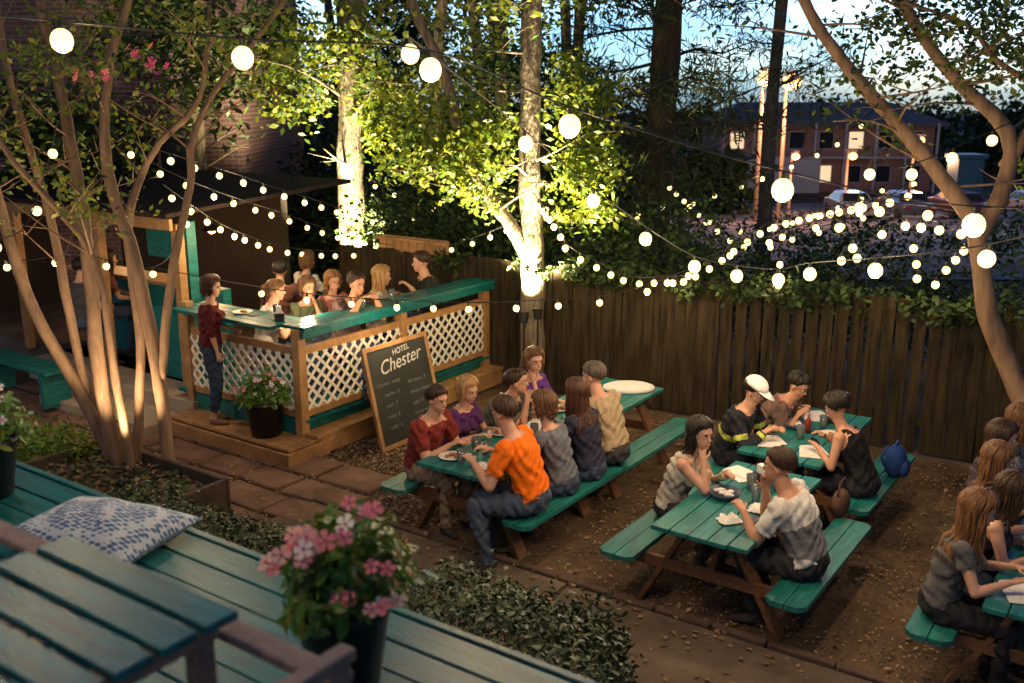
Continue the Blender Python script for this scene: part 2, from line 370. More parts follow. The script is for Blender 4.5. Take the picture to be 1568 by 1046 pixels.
        bones+=[(hipj,K,.085,.06,'thigh'),(K,A,.055,.036,'shin'),(A+V((0,0,-.04)),A+fd*.16+V((0,0,-.06)),.04,.03,'foot')]
    me=bpy.data.meshes.new('tmp'); me.from_pydata(b.v,[],b.f); ob=bpy.data.objects.new('tmp',me); scene.collection.objects.link(ob)
    m=ob.modifiers.new('r','REMESH'); m.mode='VOXEL'; m.voxel_size=.0095
    m=ob.modifiers.new('s','SMOOTH'); m.factor=.6; m.iterations=3
    dg=bpy.context.evaluated_depsgraph_get(); nm_=bpy.data.meshes.new_from_object(ob.evaluated_get(dg)); bpy.data.objects.remove(ob)
    nv=len(nm_.vertices); co=np.empty(nv*3); nm_.vertices.foreach_get('co',co); co=co.reshape(-1,3)
    no=np.empty(nv*3); nm_.vertices.foreach_get('normal',no); no=no.reshape(-1,3)
    npn=len(nm_.polygons); fc=np.empty(npn*3); nm_.polygons.foreach_get('center',fc); fc=fc.reshape(-1,3)
    labs=['torso','neck','head','uarm','farm','hand','thigh','shin','foot']
    def classify(X):
        best=np.full(len(X),1e9); lab=np.zeros(len(X),int); tt=np.zeros(len(X))
        for a,c,ra,rb,l in bones:
            a=np.array(a);c=np.array(c);ab=c-a; t=np.clip(((X-a)@ab)/(ab@ab),0,1); dd=np.linalg.norm(X-(a+t[:,None]*ab),axis=1)-(ra+(rb-ra)*t)
            w=dd<best; best[w]=dd[w]; lab[w]=labs.index(l); tt[w]=t[w]
        kk=(X-np.array(P))@np.array(d); mi=np.zeros(len(X),int)
        T=lab==0; mi[T]=1; mi[T&(kk<.04+low)]=2
        neckline=.485 if sleeve>0 else .44
        mi[T&(kk>neckline)]=0
        if sleeve<=0:
            rel=(X-np.array(P))@np.array(Yv); st=(np.abs(np.abs(rel)-.085)<.018)&(kk>.4)&(kk<.5)&(lab!=2); mi[st]=1
        if top2: mi[T&(kk<.30)&(kk>=.04)]=4
        if band: mi[T&(kk>.20)&(kk<.26)]=4; mi[(lab==3)&(tt>.5)&(tt<.68)]=4; mi[(lab==4)&(tt>.75)&(tt<.9)]=4
        U=lab==3
        if sleeve>0:
            mm=U&(tt<(sleeve*1.4 if sleeve<=.5 else 1.1))
            if band: mm&=(mi!=4)
            mi[mm]=1
        if sleeve>.5: mm=(lab==4)&(tt<(sleeve-.5)*2)&(mi!=4); mi[mm]=1
        mi[lab==6]=2; mm=(lab==7)&(tt<pant+.02); mi[mm]=2
        if pant<.1: mi[(lab==6)&(tt>.8)]=0
        mi[lab==8]=3
        hem=(lab==6)&(kk>.02+low)&(tt<.12); mi[hem]=1
        return mi,kk
    mv,kv=classify(co); cl=(mv==1)|(mv==2)|(mv==4)
    fold=.006*np.sin(co[:,2]*55+6*np.sin(co[:,0]*17+co[:,1]*13))+.005*np.sin(co[:,0]*60+co[:,1]*43+4*np.sin(co[:,2]*20))
    off=np.where(cl,.012+fold,0.0)+np.where(mv==1,.006,0)+np.where(mv==4,.006,0); co=co+no*off[:,None]
    nm_.vertices.foreach_set('co',co.reshape(-1)); mf_,_=classify(fc)
    for x in (skinM[skin],cloth(top_c),cloth(bot_c),cloth(shoe_c),cloth(top2 or band or top_c)): nm_.materials.append(x)
    nm_.polygons.foreach_set('material_index',mf_.astype(np.int32)); nm_.polygons.foreach_set('use_smooth',[True]*npn); nm_.update()
    bo=bpy.data.objects.new('body',nm_); scene.collection.objects.link(bo); bo.parent=e
    mb2.make('fingers',skinM[skin],e,True)
    f=MB()
    for sy in(-1,1):
        f.ell(hp(.0755,sy*.031,.004),(.012,.016,.0095),0,10,8,Hm); f.ell(hp(.083,sy*.031,.004),(.0065,.007,.0075),1,8,6,Hm)
        f.tube([hp(.085,sy*.014,.022),hp(.088,sy*.03,.027),hp(.078,sy*.048,.021)],[.003,.0042,.002],6,2)
        f.tube([hp(.082,sy*.016,.009),hp(.0875,sy*.031,.0145),hp(.078,sy*.046,.009)],[.0018,.0026,.0018],6,1)
    f.tube([hp(.084,-.024,-.066),hp(.096,0,-.064),hp(.084,.024,-.066)],[.003,.006,.003],6,3)
    f.make('face',[eyeM,irisM,hairm(hair_c),lipM],e,True)
    hm=hairm(hair_c)
    h=MB(); vol=.004 if male else .014
    er=(.104+vol,.084+vol,.096+vol); ec=V((-.018,0,.032))
    def fend(th):
        a=abs((th+math.pi)%(2*math.pi)-math.pi)
        hl_=[(0,1.10),(.45,1.12),(.85,1.28),(1.15,1.62 if male else 1.8),(1.35,1.80 if male else 2.0),(1.9,1.95),(2.4,2.2),(3.2,2.3)]
        for i in range(len(hl_)-1):
            if a<=hl_[i+1][0]: u=(a-hl_[i][0])/(hl_[i+1][0]-hl_[i][0]); return hl_[i][1]+(hl_[i+1][1]-hl_[i][1])*u
        return 2.2
    def sp(th,ph,g=1.0): return ec+V((er[0]*math.sin(ph)*math.cos(th)*g,er[1]*math.sin(ph)*math.sin(th)*g,er[2]*math.cos(ph)*g))
    nu,nvv=40,10; vs=[];fs=[]
    for j in range(nvv+1):
        for i in range(nu):
            th=2*math.pi*i/nu; ph=fend(th)*j/nvv; g=1+.02*math.sin(th*13+j)+.015*math.sin(th*29)
            if j==nvv: g=.90
            vs.append(hp(*sp(th,ph,g)))
    for j in range(nvv):
        for i in range(nu): fs.append((j*nu+i,(j+1)*nu+i,(j+1)*nu+(i+1)%nu,j*nu+(i+1)%nu))
    h.add(vs,fs)
    ns=120 if hair in('short','bun','pony') else 170; part=rng.uniform(-.6,.6)
    for i in range(ns):
        th=rng.uniform(-math.pi,math.pi); p0=rng.uniform(.05,.6); fe=fend(th)*rng.uniform(.90,1.07); pts=[]
        sw_=part if male else (.5 if th>0 else -.5)
        for j in range(5):
            u=j/4; ph=p0+(fe-p0)*u; pts.append(hp(*sp(th+sw_*u*(.5 if abs(th)<1.2 else .1),ph,1.0+rng.uniform(-.01,.05)-(.04 if j==4 else 0))))
        rad=[.003,.008,.010,.008,.003]
        if hair in('long','bob') and abs(th)>1.0:
            ln=hlen*rng.uniform(.7,1.15) if hair=='long' else .08*rng.uniform(.6,1.3); n2=7; q=pts[-1].copy(); ph_=rng.uniform(0,6); rad=[.003,.008,.010,.010,.010]
            for j in range(n2):
                q=q+V((0,0,-ln/n2))+V((math.sin(ph_+j*.9)*.006,math.cos(ph_+j*1.1)*.006,0)); q2=q.copy()
                kq=(q-P).dot(d)
                if 0<kq<.52:
                    ax=P+d*kq; rv=q-ax; ry=rv.dot(Yv); rf=rv.dot(Fv); a_=.175 if kq<.46 else .1; b_=.135 if kq<.46 else .1
                    nn=math.sqrt((ry/a_)**2+(rf/b_)**2)
                    if nn<1 and nn>0:
                        if abs(rf)<.03: rf=-.05
                        nn=math.sqrt((ry/a_)**2+(rf/b_)**2); q2=ax+Yv*ry/nn+Fv*rf/nn
                        q=q.lerp(q2,.6)
                pts.append(q2); rad.append(.010*(1-.7*j/n2))
        h.tube(pts,rad,5,cap=False)
    if hair=='bun': h.ell(hp(-.12,0,.06),(.04,.045,.04))
    h.make('hair',hm,e,True)
    if capc:
        c=MB(); vs=[];fs=[]; nu=28
        for j in range(9):
            for i in range(nu):
                th=2*math.pi*i/nu; ph=1.45*j/8; vs.append(hp(-.014+.120*math.sin(ph)*math.cos(th),.100*math.sin(ph)*math.sin(th),.045+.102*math.cos(ph)))
        for j in range(8):
            for i in range(nu): fs.append((j*nu+i,(j+1)*nu+i,(j+1)*nu+(i+1)%nu,j*nu+(i+1)%nu))
        c.add(vs,fs); vs=[];n=11
        for i in range(n):
            a=-1.1+2.2*i/(n-1); vs.append(hp(-.014+.113*math.cos(a),.095*math.sin(a),.058)); vs.append(hp(.01+.113*math.cos(a)+.075*math.cos(a),.078*math.sin(a),.042))
        c.add(vs,[(2*i,2*i+1,2*i+3,2*i+2) for i in range(n-1)]); o=c.make('cap',cloth(capc),e,True); sm=o.modifiers.new('s','SOLIDIFY'); sm.thickness=.004
    return e
FA=ANG; FB=ANG+math.pi
BR=(.035,.018,.01); BLK=(.012,.009,.008); BLD=(.34,.20,.08); LB=(.12,.06,.026)
person('seated_man',L(-5.51,6.42),FA,lean=20,sex='m',top_c=(.19,.03,.025),bot_c=(.28,.2,.13),hair='short',hair_c=BR,hyaw=-8,hpitch=10,hl=(.42,.12,.83),hr=(.40,-.05,.83))
person('seated_woman',L(-5.49,6.9),FA,lean=16,top_c=(.09,.03,.13),hair='bob',hair_c=BLD,hyaw=-5,hpitch=14,sleeve=.45,sc=.96)
person('seated_man',L(-5.42,7.35),FA+.1,lean=30,sex='m',top_c=(.10,.10,.09),hair='short',hair_c=BR,hyaw=25,hpitch=0,hl=(.45,.15,.84),chin=-1,skin=1)
person('seated_woman',L(-5.40,7.95),FA-.15,lean=12,top_c=(.11,.04,.25),hair='bob',hair_c=LB,hyaw=-20,hpitch=5,sleeve=.45,chin=-1)
person('seated_man',L(-4.17,6.3),FB+.2,lean=22,sex='m',top_c=(.85,.17,.01),bot_c=(.06,.08,.13),hair='short',hair_c=(.05,.026,.016),hyaw=-15,hpitch=10,hl=(.43,.18,.83),hr=(.42,-.12,.83),sleeve=.5,
       legs=(((.38,.26,.51),(.26,.28,.085)),((.42,.02,.5),(.36,.05,.085))),sc=1.08)
person('seated_woman',L(-4.2,6.82),FB,lean=18,top_c=(.14,.15,.19),hair='bob',hair_c=(.10,.05,.025),hyaw=12,hpitch=10,sleeve=.5)
person('seated_woman',L(-4.18,7.25),FB-.1,lean=14,top_c=(.03,.03,.06),hair='long',hair_c=(.07,.03,.018),hyaw=-10,hpitch=12,sleeve=.5,hlen=.3)
person('seated_man',L(-4.18,7.68),FB-.15,lean=24,sex='m',top_c=(.38,.29,.19),bot_c=(.05,.05,.06),hair='short',hair_c=(.09,.07,.06),hyaw=15,hpitch=10,sleeve=.5,sc=1.05)
person('seated_woman',L(-3.24,6.92),FA,lean=22,top_c=(.5,.48,.42),top2=(.35,.33,.3),bot_c=(.03,.03,.04),hair='long',hair_c=BLK,hyaw=-22,hpitch=4,sleeve=0,hlen=.16,hl=(.42,.1,.86),chin=-1)
person('seated_man',L(-1.94,6.52),FB,lean=22,sex='m',top_c=(.62,.60,.58),top2=(.17,.17,.19),bot_c=(.03,.03,.035),hair='short',hair_c=BR,hyaw=10,hpitch=5,sleeve=.5,hl=(.46,.1,.84),chin=-1,sc=1.04,skin=1)
person('seated_firefighter',L(-3.36,8.35),FA,lean=24,sex='m',top_c=(.018,.02,.03),band=(.55,.6,.12),bot_c=(.02,.02,.03),hair='short',hair_c=BLK,capc=(.75,.75,.75),hyaw=-5,hpitch=28,sleeve=1.0)
person('seated_man',L(-3.3,8.98),FA,lean=38,sex='m',top_c=(.16,.10,.09),hair='short',hair_c=BLK,hyaw=-10,hpitch=30,sleeve=.5,skin=1)
person('seated_woman',L(-2.04,8.28),FB,lean=28,top_c=(.01,.01,.013),bot_c=(.02,.02,.03),hair='bun',hair_c=BLK,hyaw=0,hpitch=30,sleeve=0,skin=1)
person('seated_woman',L(-1.05,6.48),FA+.1,lean=14,top_c=(.09,.09,.10),bot_c=(.02,.02,.025),hair='long',hair_c=(.15,.07,.03),hyaw=10,hpitch=20,sleeve=.3,hlen=.32)
person('seated_woman',L(-1.0,7.02),FA+.05,lean=22,top_c=(.02,.02,.03),hair='long',hair_c=BR,hyaw=15,hpitch=12,sleeve=0,hlen=.2)
person('seated_woman',L(-1.05,7.5),FA+.15,lean=10,top_c=(.04,.035,.05),hair='long',hair_c=LB,hyaw=5,hpitch=16,sleeve=.4)
person('seated_woman',L(-1.12,8.12),FA,lean=10,top_c=(.06,.05,.07),hair='long',hair_c=BR,hyaw=10,hpitch=10,sleeve=.4)
person('seated_woman',L(-1.08,8.7),FA,lean=12,top_c=(.3,.27,.25),hair='long',hair_c=LB,hyaw=10,hpitch=0,sleeve=.4,chin=1)
person('seated_man',L(.28,7.1),FB,lean=15,sex='m',top_c=(.1,.15,.25),hair='short',hair_c=BR,sleeve=.5)
DZ=.40
person('standing_woman',L(-8.8,6.76,.22),FA+.75,pose='stand',lean=3,top_c=(.10,.015,.02),bot_c=(.03,.05,.09),hair='bob',hair_c=(.05,.02,.012),hyaw=0,hpitch=12,sleeve=.6,pant=.8,hl=(.22,.18,1.08),hr=(.10,-.2,.86),shoe_c=(.25,.14,.09),sc=.96)
def dk(n,s,t,face,**k): person(n,L(s,t,DZ),face,seat=.45,**k)
dk('seated_man',-8.72,7.45,FA+.9,top_c=(.62,.6,.57),sex='m',hair='short',hair_c=LB,lean=14,hyaw=5,hl=(.42,.12,.83))
dk('seated_woman',-8.6,7.95,FA-.2,top_c=(.08,.1,.06),hair='bob',hair_c=LB,lean=12,chin=1)
dk('seated_woman',-8.62,8.45,FA-.3,top_c=(.3,.12,.1),hair='bob',hair_c=(.2,.09,.03),lean=12)
dk('seated_man',-8.12,8.15,FA-.15,top_c=(.09,.055,.06),sex='m',hair='short',hair_c=BR,lean=20,skin=1,hl=(.45,.1,1.06),hr=(.45,-.12,1.06),sc=1.08)
dk('seated_woman',-8.35,8.95,FA+.6,top_c=(.45,.42,.4),hair='long',hair_c=BLD,lean=8)
dk('seated_man',-8.05,9.75,FB+.9,top_c=(.02,.02,.022),sex='m',hair='short',hair_c=BR,lean=12,hyaw=-10,hl=(.35,.3,1.0),sc=1.08)
dk('seated_woman',-9.9,9.2,FA+1.6,top_c=(.7,.65,.6),hair='bob',hair_c=LB,lean=5)
dk('seated_man',-9.5,8.4,FA+2.2,top_c=(.12,.05,.04),sex='m',hair='short',hair_c=BLK,lean=10)
person('seated_man',L(-11.6,6.9,.3),FA+1.9,seat=.6,top_c=(.05,.05,.06),sex='m',hair='short',hair_c=BLK,lean=15)
person('seated_woman',L(-12.0,7.5,.3),FA+1.2,seat=.6,top_c=(.15,.05,.05),hair='long',hair_c=BR,lean=10)
e=top('blue_backpack',L(-1.93,8.85,.45),ANG); b=MB(); b.ell((0,0,.15),(.10,.13,.16)); b.ell((.08,0,.10),(.05,.10,.09)); b.tube([(0,-.04,.29),(0,0,.34),(0,.04,.29)],.01,6); b.tube([(-.09,.08,.25),(-.15,.09,.12),(-.09,.09,.02)],.015,6); b.make('bag',cloth((.015,.05,.20)),e,True)
e=top('handbag',L(-2.08,7.72,.45),ANG); b=MB(); b.ell((0,0,.1),(.07,.15,.12)); b.tube([(0,-.1,.17),(0,-.06,.3),(0,.06,.3),(0,.1,.17)],.008,6); b.make('bag',cloth((.09,.05,.04)),e,True)
# ------------------------------------------------------------- raised dining deck
e=top('raised_dining_deck',L(0,0,0),ANG)
b=MB()
for i in range(5): b.box((-8.45,6.55+.09+i*.098,.2),(2.0,.092,.036))
b.box((-8.45,6.56,.1),(2.0,.04,.16)); b.box((-7.43,6.85,.1),(.04,.6,.16))
b.box((-7.52,8.75,.13),(.18,3.4,.2)) ; b.box((-7.53,8.7,.245),(.24,3.45,.035))
b.make('platform_boards',wood_new,e,bevel=.005)
b=MB()
for i in range(20): b.box((-8.7,7.08+i*.17,.38),(2.2,.162,.036))
b.make('floor',tealx,e,bevel=.004)
b=MB(); b.box((-7.7,8.7,.33),(.03,3.3,.16)); b.box((-8.6,7.0,.3),(1.8,.03,.18)); b.make('skirt',teal,e)
b=MB()
for (x,y) in((-7.66,7.0),(-7.66,8.65),(-7.66,10.32)): b.box((x,y,.81),(.11,.11,1.2))
b.box((-9.5,7.0,.85),(.11,.11,1.3))
b.box((-7.66,7.83,1.16),(.05,1.53,.09)); b.box((-7.66,9.48,1.16),(.05,1.55,.09)); b.box((-8.58,7.0,1.16),(1.72,.05,.09))
b.box((-7.66,7.83,.46),(.05,1.53,.09)); b.box((-7.66,9.48,.46),(.05,1.55,.09)); b.box((-8.58,7.0,.46),(1.72,.05,.09))
b.make('posts_and_rails',wood_new,e,bevel=.006)
b=MB()
for i in range(3): b.box((-7.85+i*.13,8.72,1.425+i*.0005),(.124,3.5,.04))
for i in range(4): b.box((-8.72,6.86+i*.13,1.424),(1.68,.124,.04))
b.box((-7.56,8.72,1.37),(.03,3.5,.10))
b.make('counter',tealx,e,bevel=.006)
def lattice(mb,ax,c,a0,a1,z0,z1,sp=.105,w=.034,th=.008):
    for sgn in(1,-1):
        for kk in range(-60,60):
            k=kk*sp*1.414; pts=[]
            for a in(a0,a1):
                z=z0+sgn*(a-a0)+k
                if z0<=z<=z1: pts.append((a,z))
            for z in(z0,z1):
                a=a0+(z-z0-k)/sgn
                if a0<a<a1: pts.append((a,z))
            if len(pts)>=2:
                p,q=pts[0],pts[-1]
                if math.hypot(p[0]-q[0],p[1]-q[1])<.03: continue
                o=c+sgn*th*.51
                if ax=='y': mb.beam((o,p[0],p[1]),(o,q[0],q[1]),w,th,up=V((1,0,0)))
                else: mb.beam((p[0],o,p[1]),(q[0],o,q[1]),w,th,up=V((0,1,0)))
b=MB(); lattice(b,'y',-7.63,7.06,8.6,.5,1.12); lattice(b,'y',-7.63,8.71,10.26,.5,1.12); lattice(b,'x',6.97,-9.44,-7.72,.5,1.12)
b.make('lattice',white_p,e)
b=MB()
for i in range(9): b.box((-9.5+i*.14,10.4,1.15),(.13,.03,1.5))
b.box((-8.95,10.37,1.86),(1.3,.09,.04))
b.make('back_partition',wood_new,e,bevel=.003)
b=MB(); b.box((-8.42,8.25,.84),(.5,1.6,.03)) ; b.box((-8.42,7.6,.6),(.08,.08,.45)); b.box((-8.42,8.9,.6),(.08,.08,.45))
b.make('inner_table',teal,e,bevel=.004)
b=MB()
for (x,y,w,l) in((-8.66,8.2,.3,1.9),(-8.05,9.75,.3,.5),(-8.12,8.15,.24,.5),(-9.9,9.2,.35,.5),(-9.5,8.4,.35,.5),(-8.35,8.95,.2,.4)):
    b.box((x,y,DZ+.43),(w,l,.035))
    for sx in(-1,1):
        for sy in(-1,1): b.box((x+sx*(w/2-.03),y+sy*(l/2-.04),DZ+.205),(.04,.04,.41))
b.make('stools',wood_br,e,bevel=.004)
clutter(-8.35,7.9,[('beer',.0,-.4),('glass',.05,-.15),('plate',0,.1)],z=.856)
clutter(-8.2,7.1,[('caddy',.15,-.0),('beer',.0,.1),('phone',-.25,.0),('plate',-.45,.0)],z=1.446)
clutter(-7.75,8.3,[('beer',0,-.2),('glass',0,.3),('phone',0,.6)],z=1.447)
e=top('chalkboard_sign',L(-6.95,8.02,0),ANG+math.radians(90))
inner=bpy.data.objects.new('panel',None); scene.collection.objects.link(inner); inner.parent=e; inner.rotation_euler=(math.radians(-13),0,0)
b=MB(); b.box((0,0,.59),(.98,.02,1.06)); b.make('board',M('chalkboard',(.02,.024,.024),.8,.6,2,.1),inner)
b=MB()
for sx in(-1,1): b.box((sx*.515,0,.59),(.05,.04,1.18))
b.box((0,0,1.15),(.98,.038,.05)); b.box((0,0,.04),(.98,.038,.05)); b.make('frame',wood_new,inner,bevel=.004)
chalk=M('chalk',(.55,.55,.53),.9,.4,60,0); chalk2=M('faint_chalk',(.16,.17,.17),.9,.5,60,0)
def text(t,x,z,size,tilt=0,sh=.15):
    c=bpy.data.curves.new('lettering','FONT'); c.body=t; c.size=size; c.align_x='CENTER'; c.extrude=.001; c.shear=sh; c.materials.append(chalk if size>.09 else chalk2)
    o=bpy.data.objects.new('lettering',c); scene.collection.objects.link(o); o.parent=inner; o.location=(x,-.0125,z); o.rotation_euler=(math.radians(90),tilt,0)
text('HOTEL',.06,1.03,.092,-.10); text('Chester',.02,.87,.215,-.10,.35)
for i,tx in enumerate(['burgers - wings','fish tacos  9','nachos  8','cheese plate','salad  7','pale ale  5','stout  6','house wine','cider  5','iced tea']): text(tx,(-.23,.22)[i%2]+R.uniform(-.02,.02),.72-.062*i,.062,R.uniform(-.05,.03),.2)
e=top('concrete_steps',L(0,0,0),ANG); b=MB(); b.box((-10.6,6.75,.07),(2.2,.9,.16)); b.box((-11.2,7.35,.155),(3.6,.9,.29))
b.make('treads',M('step_concrete',(.34,.27,.2),.8,.2,3,.4),e,bevel=.015)
# patio bar
e=top('patio_bar_building',L(0,0,0),ANG)
b=MB(); b.box((-13,9.3,.15),(6.4,3.8,.3)); b.make('floor',concrete,e)
b=MB(); b.box((-9.95,7.75,.85),(.5,.12,1.3)); b.box((-10.55,7.5,.75),(.9,.1,.9)); b.box((-11.9,8.0,.85),(2.6,.1,1.1)); b.box((-10.0,7.46,1.3),(.14,.14,2.1)); b.box((-10.55,7.6,2.0),(.9,.05,.35)); b.make('teal_walls',teal,e,bevel=.01)
b=MB(); b.box((-13.1,7.2,2.33),(6.3,.05,.14))
for x in(-9.98,-11.6,-13.6): b.box((x,7.3,1.3),(.11,.11,2.05))
b.box((-11.9,7.98,1.42),(2.8,.45,.05)); b.make('trim',wood_new,e,bevel=.006)
b=MB(); zz=2.42; b.add([(-16.5,7.1,zz),(-9.9,7.1,zz),(-9.9,10.2,2.62),(-16.5,10.2,2.62),(-16.5,7.1,zz+.05),(-9.9,7.1,zz+.05),(-9.9,10.2,2.67),(-16.5,10.2,2.67)],[(3,2,1,0),(4,5,6,7),(0,1,5,4),(1,2,6,5),(2,3,7,6),(3,0,4,7)])
b.make('roof',M('shingles',(.03,.022,.02),.95,.5,10,.5,spec=.1),e)
b=MB(); b.box((-13.8,10.1,1.35),(5.2,.12,2.45)); b.box((-16.3,8.7,1.3),(.1,2.8,2.3)); b.make('back_wall',M('dark_siding',(.03,.02,.016),.9,.3,3,.2),e)
b=MB()
for x in(-11.0,-12.2,-13.4):
    b.ell((x,8.6,2.05),.06,0); b.tube([(x,8.6,2.1),(x,8.6,2.5)],.006,6,1); b.lathe([(.03,2.14),(.14,2.04)],(x,8.6,0),16,1)
b.make('pendant_lamps',[EM('pendant_glow',(1,.62,.25),8),metal_d],e,True)
for (s_,t_,p) in((-11,8.6,24),(-13,8.6,28)):
    l=bpy.data.lights.new('pendant_light','POINT'); l.energy=p; l.color=(1,.55,.22); l.shadow_soft_size=.08; o=bpy.data.objects.new('pendant_light',l); scene.collection.objects.link(o); o.location=(s_,t_,1.93); o.parent=e
e=top('teal_bench',L(-11.9,6.3,.1),ANG); b=MB()
for i in range(3): b.box((0,-.15+i*.13,.45),(1.6,.12,.04))
for sx in(-.65,.65): b.box((sx,-.02,.21),(.08,.36,.43))
b.make('seat',teal,e,bevel=.005)
def brickmat():
    m=bpy.data.materials.new('brick'); m.use_nodes=True; nt=m.node_tree; bs=nt.nodes['Principled BSDF']; tc=nt.nodes.new('ShaderNodeTexCoord')
    mp=nt.nodes.new('ShaderNodeMapping'); mp.inputs['Rotation'].default_value=(math.radians(90),0,0); br=nt.nodes.new('ShaderNodeTexBrick')
    br.inputs['Color1'].default_value=(.16,.075,.07,1); br.inputs['Color2'].default_value=(.09,.045,.05,1); br.inputs['Mortar'].default_value=(.2,.16,.17,1); br.inputs['Scale'].default_value=1
    br.inputs['Brick Width'].default_value=.22; br.inputs['Row Height'].default_value=.075; br.inputs['Mortar Size'].default_value=.008
    nt.links.new(tc.outputs['Object'],mp.inputs[0]); nt.links.new(mp.outputs[0],br.inputs[0]); nt.links.new(br.outputs[0],bs.inputs['Base Color']); bs.inputs['Roughness'].default_value=.9; return m
e=top('brick_building',(-10.6,19.5,0)); b=MB(); b.box((0,0,4.5),(12,5,9.2)); b.make('walls',brickmat(),e)
b=MB()
for x in(-4.5,-2,4.6):
    for z in(2.4,6.2): b.box((x,-2.51,z),(1.1,.06,1.7),0); b.box((x,-2.545,z),(.9,.03,1.5),1); b.box((x,-2.57,z),(.05,.03,1.5),0); b.box((x,-2.58,z-.9),(1.25,.14,.08),0)
b.make('windows',[wood_gray,M('window_glass',(.02,.03,.04),.1,.1)],e); b=MB(); b.box((0,-.1,9.2),(12.4,5.5,.25)); b.make('cornice',stone,e)
e=top('planter_box',L(0,0,0),ANG); b=MB(); b.box((-7.95,5.42,.19),(1.95,.05,.4)); b.box((-7.0,4.95,.19),(.05,.95,.4)); b.box((-8.9,4.95,.19),(.05,.95,.4)); b.box((-7.95,4.47,.19),(1.95,.05,.4)); b.make('sides',M('planter_wood',(.05,.035,.025),.8,.4,5,.4),e,bevel=.006)
b=MB(); b.box((-7.95,4.95,.15),(1.84,.88,.26)); b.make('soil',M('soil',(.05,.03,.02),.95,.4,8,.8),e)
P=[L(R.uniform(-8.8,-7.1),R.uniform(4.6,5.35),.29+R.random()*.05) for i in range(900)]; o=scatter('mulch',QUAD,P,.07,[leafD,leafC,leafH],None,up=1.5)
o.parent=e; o.matrix_parent_inverse=(Matrix.Translation(e.location)@Matrix.Rotation(ANG,4,'Z')).inverted()
# ------------------------------------------------------------- fence
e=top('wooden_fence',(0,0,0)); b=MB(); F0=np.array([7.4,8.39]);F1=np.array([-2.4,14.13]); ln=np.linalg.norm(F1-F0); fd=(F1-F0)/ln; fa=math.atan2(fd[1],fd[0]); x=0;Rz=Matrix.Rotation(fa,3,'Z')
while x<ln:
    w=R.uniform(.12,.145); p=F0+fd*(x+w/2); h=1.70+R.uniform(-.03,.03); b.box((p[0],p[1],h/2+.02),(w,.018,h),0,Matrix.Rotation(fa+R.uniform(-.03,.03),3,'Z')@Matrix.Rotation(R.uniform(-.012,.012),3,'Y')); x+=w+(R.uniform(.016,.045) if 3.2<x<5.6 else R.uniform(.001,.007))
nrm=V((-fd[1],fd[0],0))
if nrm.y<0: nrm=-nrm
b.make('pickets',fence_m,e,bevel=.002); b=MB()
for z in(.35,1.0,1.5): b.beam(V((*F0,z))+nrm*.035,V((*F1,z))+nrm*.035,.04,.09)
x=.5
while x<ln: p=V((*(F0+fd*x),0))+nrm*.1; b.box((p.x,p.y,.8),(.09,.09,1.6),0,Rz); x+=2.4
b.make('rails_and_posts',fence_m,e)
# ------------------------------------------------------------- foreground deck
e=top('wooden_deck',L(0,0,0),ANG); b=MB(); y=2.37
while y>-2.2: b.box((-3+R.uniform(-.002,.002),y-.07,1.98+R.uniform(-.0015,.0015)),(9,.136,.036),0,Matrix.Rotation(R.uniform(-.004,.004),3,'X')); y-=.143
b.box((-3,2.4,1.9),(9,.035,.2)); b.make('boards',tealx,e,bevel=.006)
b=MB()
for x in np.arange(-7.3,1.6,1.6): b.box((x,2.2,.93),(.12,.12,1.86)); b.box((x,0,.93),(.12,.12,1.86))
b.make('posts',wood_br,e)
e=top('slatted_table',L(0,0,0),ANG); b=MB()
for i in range(9): b.box((-1.93,1.205-i*.108,2.70),(.66,.086,.022),0,Matrix.Rotation(R.uniform(-.02,.02),3,'X'))
b.make('slats',tealx,e,bevel=.004); b=MB()
for x in(-2.2,-1.66): b.box((x,.77,2.665),(.045,.9,.045))
for x in(-2.2,-1.66):
    for y in(.38,1.18): b.box((x,y,2.32),(.045,.045,.64))
b.make('legs',wood_gray,e,bevel=.004)
def armchair(s,t,rz):
    e=top('wooden_armchair',L(s,t,2.0),ANG+rz); b=MB()
    for sx in(-1,1):
        b.box((sx*.27,-.02,.61),(.065,.50,.022)); b.box((sx*.27,.2,.30),(.045,.045,.598)); b.box((sx*.27,-.25,.33),(.045,.045,.66)); b.box((sx*.27,0,.37),(.03,.44,.05))
    for i in range(6): b.box((0,.2-i*.082,.42),(.5,.065,.02))
    b.box((0,-.26,.665),(.60,.045,.03)); b.box((0,-.25,.47),(.5,.025,.05))
    for i in range(6): b.box((-.2+i*.08,-.25,.57),(.035,.016,.16))
    b.make('frame',wood_gray,e,bevel=.006)
armchair(-1.60,1.02,math.radians(90)); armchair(-2.52,1.0,math.radians(-90))
def cushmat():
    m=bpy.data.materials.new('cushion_print'); m.use_nodes=True; nt=m.node_tree; bs=nt.nodes['Principled BSDF']; tc=nt.nodes.new('ShaderNodeTexCoord'); mp=nt.nodes.new('ShaderNodeMapping'); mp.inputs['Scale'].default_value=(28,50,28); mp.inputs['Rotation'].default_value=(0,0,.4)
    v=nt.nodes.new('ShaderNodeTexVoronoi'); v.inputs['Randomness'].default_value=.3; v.inputs['Scale'].default_value=1
    nt.links.new(tc.outputs['Object'],mp.inputs[0]); nt.links.new(mp.outputs[0],v.inputs[0]); nt.links.new(ramp(nt,v.outputs['Distance'],[(.40,(.04,.11,.25)),(.48,(.5,.55,.58))]),bs.inputs['Base Color']); bs.inputs['Roughness'].default_value=.9; return m
e=top('cushion',L(-3.55,2.10,2.06),ANG+.25); b=MB(); n=25
